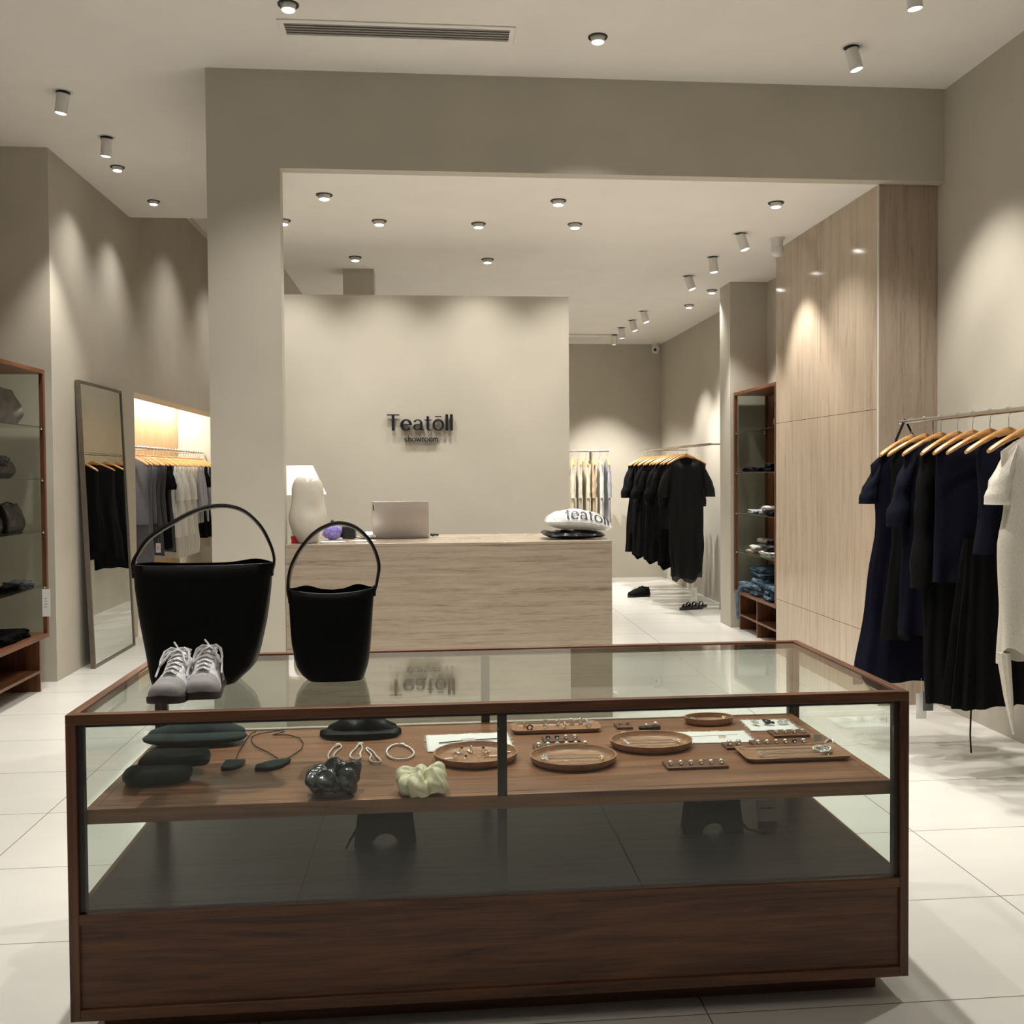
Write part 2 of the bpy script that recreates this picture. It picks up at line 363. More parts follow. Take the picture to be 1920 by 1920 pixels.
# low ceiling
LOWL = [(-.663, 6.419, 'low ceiling downlight nearest the tall pillar, front row'), (-1.019, 7.082, 'low ceiling downlight half hidden by the pillar edge'),
        (-.347, 7.055, 'low ceiling downlight in the second row, left of centre'), (.358, 7.086, 'low ceiling downlight in the second row, centre'),
        (.854, 6.458, 'low ceiling downlight in the front row over the desk end'), (1.053, 7.058, 'low ceiling downlight in the second row, right of centre'),
        (2.313, 6.415, 'low ceiling downlight nearest the top of the stone wall'), (-.605, 8.243, 'low ceiling downlight above the stub column'),
        (.491, 8.262, 'low ceiling downlight behind the sign wall top, centre'), (2.789, 9.544, 'low ceiling downlight beside the pilaster, nearer of two'),
        (2.79, 10.412, 'low ceiling downlight beside the pilaster, farther of two')]
for x, y, l in LOWL: flush(x, y, ZL, l, .62 if 7 < y < 7.2 else .6 if x > 2.7 else .9)
for y, w_ in ((10.4, 'nearer'), (12.2, 'farther')): flush(.45, y, ZL, w_+' added low ceiling downlight hidden behind the sign wall', 1.5)  # unseen pair added to brighten the rear room
spot(1.35, 12.2, ZL, 'added spotlight hidden behind the sign wall, aimed at the cream clothes', (.5, .3, -1), 2.2)  # unseen, added to brighten the clothes on the back rail
for (x, y), l, aim in zip(((2.337, 7.249), (2.359, 8.052), (2.363, 8.854), (2.376, 10.817), (2.385, 11.469), (2.375, 12.068), (2.403, 12.68)),
    ('white spotlight nearest the globe sensor, first in the receding row', 'second white spotlight of the receding row, pointing straight down', 'third white spotlight of the receding row, tilted to the right',
     'fourth white spotlight of the receding row', 'fifth white spotlight of the receding row', 'sixth white spotlight of the receding row', 'seventh white spotlight, last of the receding row'),
    ((.3, -.1, -1), (.1, .0, -1), (.32, -.1, -1), (.3, -.1, -1), (.3, -.05, -1), (.1, .1, -1), (.0, .25, -1))):
    spot(x, y, ZL, l, aim, .9 if y < 9 else 1.5)
for x, y, w_ in ((-2.0, 10.6, 'nearer'), (-2.0, 12.4, 'farther')): flush(x, y, ZH, w_+' added downlight in the rear left ceiling, hidden behind the pillar', 1.0)  # unseen downlights added for the rear left area
# grille, cassette, camera, sensor
t = thing('ceiling_grille', 'long slatted air grille in the high ceiling', 'air vent', (0, 0, ZC))
x0, x1, y0, y1 = -.774, .472, 5.225, 5.425
MB().box(x0, x1, y0, y0+.03, -.008, 0).box(x0, x1, y1-.03, y1, -.008, 0).box(x0, x0+.03, y0+.03, y1-.03, -.008, 0).box(x1-.03, x1, y0+.03, y1-.03, -.008, 0).build('frame', 'ceiling', t, bevel=.002)
B(x0+.03, x1-.03, y0+.03, y1-.03, -.002, 0).build('backing', 'vent_dark', t)
m = MB()
for k in range(5):
    y = y0+.038+k*.029; m.prism([(x0+.03, 0), (x1-.03, 0), (x1-.03, .003), (x0+.03, .003)], y, y+.018, lambda a, b, c: (a, b, -.006+c+(b-y)*.15))
m.build('slats', 'slat', t)
t = thing('ceiling_cassette', 'pale air conditioning panel in the low ceiling near the back wall', 'air conditioner', (0, 0, ZL))
MB().plate(rrect(.98, .56, .04, cx=1.86, cy=12.95), -.025, -.002).build('panel', 'ceiling', t, bevel=.006)
MB().plate(rrect(.8, .34, .02, cx=1.86, cy=12.95), -.03, -.0255).build('intake', 'white_metal', t)
t = thing('security_camera', 'small white dome camera on the ceiling in the far corner', 'camera', (3.141, 13.5, ZL))
MB().cyl((0, 0, -.03), .05, .03).build('mount', 'white_metal', t)
MB().lathe([(0, -.15), (.04, -.14), (.055, -.10), (.05, -.05), (.03, -.03)], 24, capb=False).build('housing', 'white_metal', t)
MB().sphere((-.02, -.045, -.10), .022, 12, 8).build('lens', 'ink', t)
t = thing('globe_sensor', 'white ceiling globe on a cylindrical mount beside the stone wall', 'sensor', (2.675, 7.397, ZL))
MB().cyl((0, 0, -.01), .06, .01).build('ceiling_plate', 'white_metal', t)
MB().cyl((0, 0, -.065), .046, .055).build('mount', 'white_metal', t)
MB().sphere((0, -.005, -.095), .05, 24, 16).build('globe', 'white_metal', t)

# ------------------------------------------------------------------ display case
X0, X1, Y0, Y1 = -.951, 1.330, 2.625, 3.474
case = thing('display_case', 'long dark walnut display case with glass top and sides', 'display case', (0, 0, 0))
s = .026
MB().box(X0, X1, Y0, Y0+s, .851, .878).build('top_rail', 'walnut', case, bevel=.002)
MB().box(X0, X1, Y1-s, Y1, .851, .878).build('top_rail', 'walnut', case, bevel=.002)
for a, b in ((X0, X0+s), (X1-s, X1)): MB().box(a, b, Y0+s, Y1-s, .851, .878).build('top_rail', 'walnut_y', case, bevel=.002)
for a, b in ((X0, X0+s), (X1-s, X1)):
    for c, d in ((Y0, Y0+s), (Y1-s, Y1)):
        MB().box(a, b, c, d, .07, .851).build('corner_post', 'walnut_z', case, bevel=.002)
B(X0+s, X1-s, Y0, Y0+.02, .325, .352).build('middle_rail', 'walnut', case, bevel=.0015)
B(X0+s, X1-s, Y0, Y0+s, .07, .099).build('bottom_rail', 'walnut', case, bevel=.0015)
B(X0+s, X1-s, Y0+.009, Y0+.02, .0985, .326).build('front_panel', 'walnut', case)
B(X0+s, X1-s, Y1-.02, Y1-.005, .07, .352).build('back_panel', 'walnut', case)
for a, b in ((X0+.005, X0+.02), (X1-.02, X1-.005)): B(a, b, Y0+s, Y1-s, .07, .352).build('side_panel', 'walnut_y', case)
# inner metal gaskets
for x in (X0+s+.0005, X1-s-.0165): B(x, x+.016, Y0+.011, Y0+.028, .353, .85).build('inner_post', 'metal_dark', case)
for x in (X0+s+.0005, X1-s-.0165): B(x, x+.016, Y1-.035, Y1-.008, .353, .85).build('inner_post', 'metal_dark', case)
B(X0+.045, X1-.045, Y0+.012, Y0+.026, .842, .8505).build('gasket', 'metal_dark', case)
B(.173, .199, Y0+.03, Y0+.045, .356, .6).build('mullion', 'metal_dark', case)
B(.173, .199, Y0+.0105, Y0+.02, .6205, .8505).build('mullion', 'metal_dark', case)
B(.17, .20, Y1-.03, Y1-.012, .356, .8505).build('mullion', 'metal_dark', case)
B(X0+s, X1-s, Y0+s, Y1-s, .866, .874).build('glass_top', 'glass', case)
B(X0+.043, X1-.043, Y0+.004, Y0+.010, .353, .842).build('glass_front', 'glass', case)
B(X0+s, X1-s, Y1-.012, Y1-.006, .353, .851).build('glass_back', 'glass', case)
for x in (X0+.008, X1-.014): B(x, x+.006, Y0+s, Y1-s, .353, .851).build('glass_side', 'glass', case)
MB().box(X0+.036, X1-.036, Y0+.028, Y1-.04, .580, .6195).build('middle_shelf', 'walnut_top', case, bevel=.002)
B(X0+.022, X1-.022, Y0+.022, Y1-.022, .33, .3565).build('lower_deck', 'walnut_shaded', case)
m = MB()
for x in (-.19, .57): m.box(x-.001, x+.001, Y0+.05, Y1-.05, .3566, .3568)
m.box(X0+.05, X1-.05, Y0+.045, Y0+.0465, .3566, .3568)
m.build('deck_seams', 'gasket', case)
m = MB()
for x in (X0+.06, X1-.0615): m.box(x, x+.0015, Y0+.05, Y1-.06, .6196, .6198)
m.box(X0+.06, X1-.06, Y0+.055, Y0+.0565, .6196, .6198); m.box(X0+.06, X1-.06, Y1-.0615, Y1-.06, .6196, .6198)
m.build('shelf_groove', 'gasket', case)
B(X0+.06, X1-.06, Y0+.08, Y1-.08, 0, .07).build('plinth', 'walnut', case)
# small printed mark on the front pane
m = MB(); c = (1.253, .797)
for r0, r1 in ((.0075, .0068), (.0035, .0028)):
    n = 24
    vs = [(c[0]+r*cos(2*pi*k/n), Y0+.0036, c[1]+r*sin(2*pi*k/n)) for r in (r0, r1) for k in range(n)]
    m.add(vs, [(k, (k+1) % n, n+(k+1) % n, n+k) for k in range(n)])
m.box(c[0]+.012, c[0]+.0128, Y0+.0034, Y0+.0038, c[1]-.008, c[1]+.008)
m.build('glass_mark', 'paper', case, smooth=False)

# ------------------------------------------------------------------ reception desk
desk = thing('reception_desk', 'long beige travertine-look reception desk below the wall sign', 'reception desk', (0, 0, 0))
MB().box(-.860, 1.093, 5.882, 5.93, 0, 1.062).build('front_panel', 'stone_h', desk)
MB().box(1.045, 1.093, 5.93, 6.67, 0, 1.062).build('side_panel', 'stone_h', desk)
MB().box(-.860, -.81, 5.99, 6.67, 0, 1.062).build('side_panel', 'stone_h', desk)
MB().box(-.860, 1.093, 5.882, 6.67, 1.0625, 1.08).build('desk_top', MT['stone_h'], desk, bevel=.002)

# ------------------------------------------------------------------ lettering
def stroke(pts, th):
    L, Rr = [], []; n = len(pts)
    for i, (x, z) in enumerate(pts):
        a = pts[max(i-1, 0)]; b = pts[min(i+1, n-1)]; dx, dz = b[0]-a[0], b[1]-a[1]; l = math.hypot(dx, dz) or 1
        nx, nz = -dz/l, dx/l; t = th(i/(n-1), nx, nz)/2 if callable(th) else th/2
        L.append((x+nx*t, z+nz*t)); Rr.append((x-nx*t, z-nz*t))
    return [[L[i], L[i+1], Rr[i+1], Rr[i]] for i in range(n-1)]
def arc(cx, cz, rx, rz, a0, a1, n=20): return [(cx+rx*cos(R(a0+(a1-a0)*k/n)), cz+rz*sin(R(a0+(a1-a0)*k/n))) for k in range(n+1)]
HC = lambda thick, thin: (lambda t, nx, nz: thin+(thick-thin)*abs(nx)**1.3)
def rect(x0, x1, z0, z1): return [[(x0, z0), (x1, z0), (x1, z1), (x0, z1)]]
TK, TN = .175, .08
GL = {  # glyph: (advance, quads); cap height 1, x-height .68
 'T': (.80, rect(0, .74, .93, 1.0)+rect(.29, .45, 0, .93)),
 'e': (.70, stroke(arc(.33, .34, .265, .315, 0, 320, 30), HC(TK, TN))+rect(.07, .62, .33, .385)),
 'a': (.70, stroke(arc(.28, .20, .20, .17, 60, 330, 22), HC(.12, .05))+rect(.435, .585, 0, .48)+stroke(arc(.31, .47, .205, .185, 0, 165, 16), HC(.12, .06))+stroke([(.48, .40), (.38, .37)], .05)+stroke([(.57, .04), (.66, .04)], .06)),
 't': (.46, rect(.12, .27, .1, .88)+rect(0, .42, .62, .675)+stroke(arc(.30, .14, .11, .115, 180, 300, 10), HC(.12, .07))),
 'o': (.72, stroke(arc(.35, .34, .275, .315, 0, 360, 36), HC(.14, TN))),
 'O': (.72, stroke(arc(.35, .34, .275, .315, 0, 360, 36), HC(.14, TN))+rect(.16, .54, .83, .885)),
 'l': (.27, rect(.05, .215, 0, 1.0)),
 's': (.60, stroke(arc(.28, .50, .18, .13, 35, 260, 14)+arc(.28, .19, .20, .14, 80, -150, 14), .125)),
 'h': (.68, rect(.06, .20, 0, 1)+stroke(arc(.35, .40, .17, .23, 160, 0, 14)+[(.52, .2), (.52, 0)], .135)),
 'w': (.92, stroke([(.04, .68), (.22, .05)], .14)+stroke([(.22, .05), (.42, .64)], .13)+stroke([(.42, .64), (.64, .05)], .13)+stroke([(.64, .05), (.82, .68)], .14)),
 'r': (.46, rect(.06, .20, 0, .68)+stroke(arc(.36, .38, .19, .24, 160, 70, 8), .13)),
 'm': (1.02, rect(.06, .20, 0, .68)+stroke(arc(.33, .40, .15, .22, 165, 0, 12)+[(.48, .2), (.48, 0)], .13)+stroke(arc(.64, .40, .16, .22, 165, 0, 12)+[(.80, .2), (.80, 0)], .13)),
}
GL['b'] = (.70, stroke(arc(.33, .34, .25, .29, 0, 360, 30), .135))
def subq(q, n=7):
    """split long strokes so print can follow a curved surface"""
    if max(abs(q[0][0]-q[2][0]), abs(q[0][1]-q[2][1])) < .2: return [q]
    L = lambda a, b, f: (a[0]+(b[0]-a[0])*f, a[1]+(b[1]-a[1])*f); o = []
    nu = n if abs(q[1][0]-q[0][0]) > .2 else 1; nv = n if abs(q[3][1]-q[0][1]) > .2 else 1
    for i in range(nu):
        for j in range(nv):
            c = [(i/nu, j/nv), ((i+1)/nu, j/nv), ((i+1)/nu, (j+1)/nv), (i/nu, (j+1)/nv)]
            o.append([L(L(q[0], q[1], u), L(q[3], q[2], u), v) for u, v in c])
    return o
def word(txt, x0, z0, width, height, y0, y1, name, mat, parent, fn=None, track=0):
    tot = sum(GL[c][0]+track for c in txt); sx = width/tot; x = x0
    for c in txt:
        adv, quads = GL[c]; m = MB()
        if fn: quads = [p_ for q in quads for p_ in subq(q)]
        for q in quads: m.prism([(x+a*sx, z0+b*height) for a, b in q], y0, y1, fn)
        m.build(name, mat, parent, smooth=False); x += (adv+track)*sx
sign = thing('wall_sign', 'black raised lettering on the beige wall above the desk', 'sign', (0, 7.5, 0))
word('TeatOll', -.327, 1.820, .505, .122, -.028, -.010, 'letter', 'sign', sign)
word('sbowroom'.replace('b', 'h'), -.198, 1.735, .262, .044, -.022, -.008, 'letter', 'sign', sign)

# ------------------------------------------------------------------ things on the desk
DZ = 1.0802
p = on(575, 1019, DZ)
t = thing('vase', 'cream glazed ceramic vase with dented bulging sides on desk', 'vase', (-.742, 6.02, DZ))
rings = []
for z, r in [(0, .056), (.004, .060), (.03, .072), (.06, .090), (.10, .108), (.145, .118), (.18, .115), (.22, .106), (.26, .099), (.30, .095), (.315, .0965), (.33, .094), (.36, .089), (.382, .078), (.396, .064), (.402, .052), (.398, .045), (.37, .043)]:
    ring = []
    for k in range(40):
        a = 2*pi*k/40; rr = r
        d = math.exp(-((a-1.62*pi)**2)/.22-((z-.20)**2)/.0016); rr -= .026*d
        d = math.exp(-((a-1.35*pi)**2)/.1-((z-.15)**2)/.0010); rr -= .010*d
        d = math.exp(-((a-.9*pi)**2)/.3-((z-.24)**2)/.002); rr -= .012*d
        ring.append((rr*cos(a)*1.0, rr*sin(a)*.85, z))
    rings.append(ring)
MB().loft(rings, True, True, True).build('vase_body', 'vase', t, subd=1)
t = thing('table_lamp', 'table lamp with white tapered shade behind the cream vase', 'lamp', (-.845, 6.45, DZ))
MB().cyl((0, 0, 0), .06, .02).build('base', 'plastic_black', t)
MB().lathe([(.05, .02), (.055, .06), (.05, .20), (.03, .24), (.012, .25)], 20).build('body', 'plastic_black', t)
MB().cyl((0, 0, .25), .008, .06, 10).build('stem', 'chrome', t)
MB().lathe([(.17, .285), (.085, .47), (.083, .472), (.168, .285)], 40, capb=False, capt=False).build('lamp_shade', 'lampshade', t)
t = thing('laptop', 'silver laptop standing open on the desk, seen from behind', 'laptop', (-.193, 6.31, DZ), R(-2))
MB().plate(rrect(.355, .235, .012, cy=.125), .002, .016).build('base', 'laptop', t, bevel=.002)
tilt = R(14)
lid = MB().plate(rrect(.358, .232, .012), 0, .006).xf(lambda a, b, c: (a, .006-c*cos(tilt)-(b+.116)*sin(tilt)*1.0+.0, .014+(b+.116)*cos(tilt)))
o = lid.build('lid', 'laptop', t, bevel=.0015); o['label'] = 'brushed silver lid'
lo = MB().box(-.1725, -.166, 0, .0008, 0, .034).xf(lambda a, b, c: (a, .006-.0062*cos(tilt)-b-(c+.175)*sin(tilt), .014+(c+.175)*cos(tilt))).build('logo_tab', 'plastic_black', o)
t = thing('mouse', 'small black gadget on desk right of the laptop', 'gadget', (.022, 6.5, DZ), R(20))
MB().sphere((-.012, 0, .011), .015, 14, 8, (1.3, 1, .7)).build('body', 'plastic_black', t)
MB().sphere((.02, .01, .009), .011, 14, 8, (1.2, 1, .7)).build('end', 'plastic_black', t)
t = thing('label_scanner', 'black handheld scanner lying on desk left of the laptop', 'scanner', (-.52, 6.30, DZ), R(-10))
MB().plate(rrect(.085, .05, .012), .004, .085).build('head', 'plastic_black', t, bevel=.008)
MB().tube([(-.03, 0, .03), (-.08, 0, .025), (-.13, -.01, .018)], lambda q: .016-.003*q, 12).build('handle', 'plastic_black', t)
MB().tube([(.04, 0, .012), (.07, .01, .006), (.12, .03, .005), (.17, .02, .005)], .003, 6).build('cable', 'plastic_black', t)
t = thing('snack_pack', 'crumpled purple packet on desk beside the cream vase', 'packet', (-.62, 6.26, DZ), R(10))
m = MB()
m.sphere((0, 0, .05), .05, 20, 14, (1.2, .5, 1)); m.xf(lambda a, b, c: (a+noise.noise(Vector((a*40, b*40, c*40)))*.008, b+noise.noise(Vector((a*40+9, b*40, c*40)))*.01, max(.001, c+noise.noise(Vector((a*30, b*40+7, c*30)))*.008)))
m.build('pouch', 'purple', t)
MB().lathe([(.006, .095), (.012, .10), (.01, .12), (.002, .13)], 12).build('cap', 'plastic_black', t)
t = thing('red_box', 'small red and white box on desk left of the vase foot', 'box', (-.822, 6.02, DZ), R(8))
B(-.02, .02, -.012, .012, 0, .042).build('lower_half', 'red', t, bevel=.002)
B(-.02, .02, -.012, .012, .0422, .08).build('upper_half', 'paper', t, bevel=.002)
def sheet(name, label, cat, x, y, w, d, rz, mat='paper', wob=.004, z=DZ):
    n = 10; vs = []
    for j in range(n+1):
        for i in range(n+1):
            a, b = (i/n-.5)*w, (j/n-.5)*d
            vs.append((a, b, .0015+wob*(.5+.5*noise.noise(Vector((a*14+x*9, b*14, y))))))
    m = MB().add(vs, [(j*(n+1)+i, j*(n+1)+i+1, (j+1)*(n+1)+i+1, (j+1)*(n+1)+i) for j in range(n) for i in range(n)])
    o = m.build(name, mat, None, solid=.001); o.location = (x, y, z); o.rotation_euler = (0, 0, rz); return tag(o, label, cat)
sheet('paper', 'flat white paper at desk edge in front of the scanner', 'paper', -.60, 6.05, .15, .10, .1)
sheet('paper', 'loose white paper on desk between scanner and laptop', 'paper', -.42, 6.12, .13, .12, -.3)
o = MB().sphere((0, 0, .02), .05, 16, 10, (1, .7, .45)).xf(lambda a, b, c: (a+noise.noise(Vector((a*50, b*50, c*50)))*.015, b+noise.noise(Vector((a*50, b*50+5, c*50)))*.01, max(.001, c+noise.noise(Vector((a*50+5, b*50, c*50)))*.014))).build('tissue', 'paper', ang=25)
o.location = (-.40, 6.33, DZ); tag(o, 'crumpled white tissue behind small tote handle on desk', 'tissue')
# mailing bags
def pillow(w, d, h, seed, nx=30, ny=20, wr=.006):
    top, bot = [], []
    for j in range(ny+1):
        for i in range(nx+1):
            u, v = i/nx*2-1, j/ny*2-1
            e = max(0, (1-abs(u)**2.6))*max(0, (1-abs(v)**2.6)); e = e**.55
            w1 = noise.noise(Vector((u*3.2+seed, v*2.6, seed)))*wr*2+noise.noise(Vector((u*8+seed, v*7, seed)))*wr
            x, y = u*w/2*(1-.04*v*v), v*d/2
            top.append((x, y, h*.45+h*.55*e+w1*(.3+e))); bot.append((x, y, h*.45-h*.43*e+w1*.3*(1-e)))
    n = (nx+1)*(ny+1); fs = []
    for j in range(ny):
        for i in range(nx):
            a = j*(nx+1)+i; fs.append((a, a+1, a+nx+2, a+nx+1)); fs.append((a+n, a+nx+1+n, a+nx+2+n, a+1+n))
    return MB().add(top+bot, fs)
m = pillow(.40, .27, .05, 3); m.xf(lambda a, b, c: (a, b, max(c, .001)+.016*max(0, -a-.14)/.06))
o = m.build('mailer_bag', 'poly_black'); o.location = (.885, 6.12, DZ); o.rotation_euler = (0, 0, R(-3)); tag(o, 'shiny black plastic mailing bag lying on desk end', 'mailing bag')
t = thing('mailer_bag', 'puffy clear and white mailing bag with black lettering, on black bag', 'mailing bag', (.92, 6.12, DZ+.052), R(-4))
def puff(x, y):
    u = max(-1, min(1, x/.21)); v = max(-1, min(1, y/.13))
    e = (max(0, 1-abs(u)**2.6)*max(0, 1-abs(v)**2.6))**.55
    return .13*.45+.13*.55*e-.04*max(0, u)**1.3
m = pillow(.42, .26, .13, 8, 40, 26, .004)
m.xf(lambda a, b, c: (a, b, max(.001, c-.04*max(0, a/.21)**1.3)))
m.build('pouch', 'poly_clear', t)
pillow(.34, .20, .085, 5).xf(lambda a, b, c: (a+.01, b+.01, c*.8+.012-.02*max(0, a/.17))).build('folded_content', 'white', t)
def onbag(x, y, z):
    # the print follows the puffy front of the bag
    yy = -.1285+z*z*1.9; return (x, yy-.003+y, puff(x, yy)+.005)
word('teatOll', -.085, .02, .275, .20, 0, .0015, 'letter', 'ink', t, fn=onbag)

# ------------------------------------------------------------------ bucket totes on the glass
GZ = .8745
def curve_pts(P, n=5):
    o = []
    for i in range(len(P)-1):
        p0, p1, p2, p3 = P[max(i-1, 0)], P[i], P[i+1], P[min(i+2, len(P)-1)]
        for k in range(n):
            f = k/n; o.append(tuple(.5*(2*b+(c-a)*f+(2*a-5*b+4*c-d)*f*f+(3*b-a-3*c+d)*f**3) for a, b, c, d in zip(p0, p1, p2, p3)))
    return o+[P[-1]]
def tote(label, loc, left, right, d, h, strap, dip, humps):
    """left/right: (height fraction, x) outline of the standing bag; strap: (x, z) centre line"""
    t = thing('tote_bag', label, 'handbag', loc); n = 56
    def ip(L, f):
        for (a, x0), (b, x1) in zip(L, L[1:]):
            if a <= f <= b: q = (f-a)/(b-a); return x0+(x1-x0)*q
        return L[-1][1]
    def ring(f, inset=0, zoff=0):
        xl, xr = ip(left, f)+inset, ip(right, f)-inset; cx, half = (xl+xr)/2, (xr-xl)/2; dd = d/2*(1-.55*f**1.5)-inset; o = []
        for k in range(n):
            a = 2*pi*k/n; ca, sa = cos(a), sin(a); e = .62
            x = abs(ca)**e*half*(1 if ca >= 0 else -1); y = abs(sa)**e*dd*(1 if sa >= 0 else -1); u = x/half
            z = h*f
            if sa < 0: z -= dip*(1-u*u)*f**5
            else: z += f**6*(sum(hh*math.exp(-((u-c)/.28)**2) for c, hh in humps)*(1-abs(u)**6)-dip*.6*(1-u*u))
            o.append((cx+x, y, max(z+zoff, 0)))
        return o
    F = [0, .01, .03, .06, .1, .15, .22, .3, .4, .5, .6, .7, .8, .9, 1]
    rings = [ring(f) for f in F]+[ring(f, .0035, .002) for f in (1, .9, .75, .5, .2, .05)]
    MB().loft(rings, True, True, True).build('bag_body', 'leather', t, ang=50)
    pts = curve_pts([(x, 0, z) for x, z in strap]); rings = []
    for i, q in enumerate(pts):
        a = pts[max(i-1, 0)]; b = pts[min(i+1, len(pts)-1)]; dx, dz = b[0]-a[0], b[2]-a[2]; l = math.hypot(dx, dz); nx, nz = -dz/l, dx/l
        th = .0042; wd = .010; tw = .5*sin(pi*i/len(pts))
        rings.append([(q[0]+nx*(u*cos(tw)*th-v*sin(tw)*wd), v*cos(tw)*wd+u*sin(tw)*th, q[2]+nz*(u*cos(tw)*th-v*sin(tw)*wd)) for u, v in ((-1, -.7), (-.6, -1), (.6, -1), (1, -.7), (1, .7), (.6, 1), (-.6, 1), (-1, .7))])
    hd = MB().loft(rings).build('handle', 'leather_edge', t, ang=60)
    for sx, q in ((-1, strap[0]), (1, strap[-1])):
        B(q[0]-.004, q[0]+.004, -.012, .012, q[1]-.012, q[1]+.022).build('handle_tab', 'leather_edge', hd, bevel=.002)
    return t
def px2(cx, by, pts, k): return [((x-cx)*k, (by-y)*k) for x, y in pts]
tote('large black leather bucket tote standing behind the white sneakers', (on(383, 1272, GZ).x, 3.03, GZ), [(0, -.136), (.02, -.140), (.1, -.146), (.28, -.157), (.5, -.172), (.78, -.187), (1, -.193)], [(0, .110), (.06, .133), (.13, .161), (.27, .177), (.53, .198), (.79, .211), (1, .217)], .17, .356,
     px2(383, 1272, [(266, 1072), (265, 1052), (273, 1036), (293, 1008), (330, 983), (380, 957), (425, 949), (462, 958), (492, 985), (510, 1018), (518, 1048), (514, 1072)], .00164), .004, [(.78, .012), (-.85, .004)])
tote('smaller black leather bucket tote on the glass case', (on(628, 1271, GZ).x, 3.03, GZ), [(0, -.079), (.06, -.098), (.14, -.113), (.26, -.121), (.40, -.128), (.54, -.131), (1, -.137)], [(0, .088), (.03, .091), (.16, .102), (.3, .107), (.45, .111), (1, .122)], .13, .274,
     px2(628, 1271, [(547, 1122), (544, 1103), (549, 1068), (565, 1034), (592, 1002), (620, 986), (645, 983), (672, 993), (697, 1020), (711, 1058), (708, 1090), (703, 1112)], .00164), .014, [(.62, .014), (-.62, .012)])

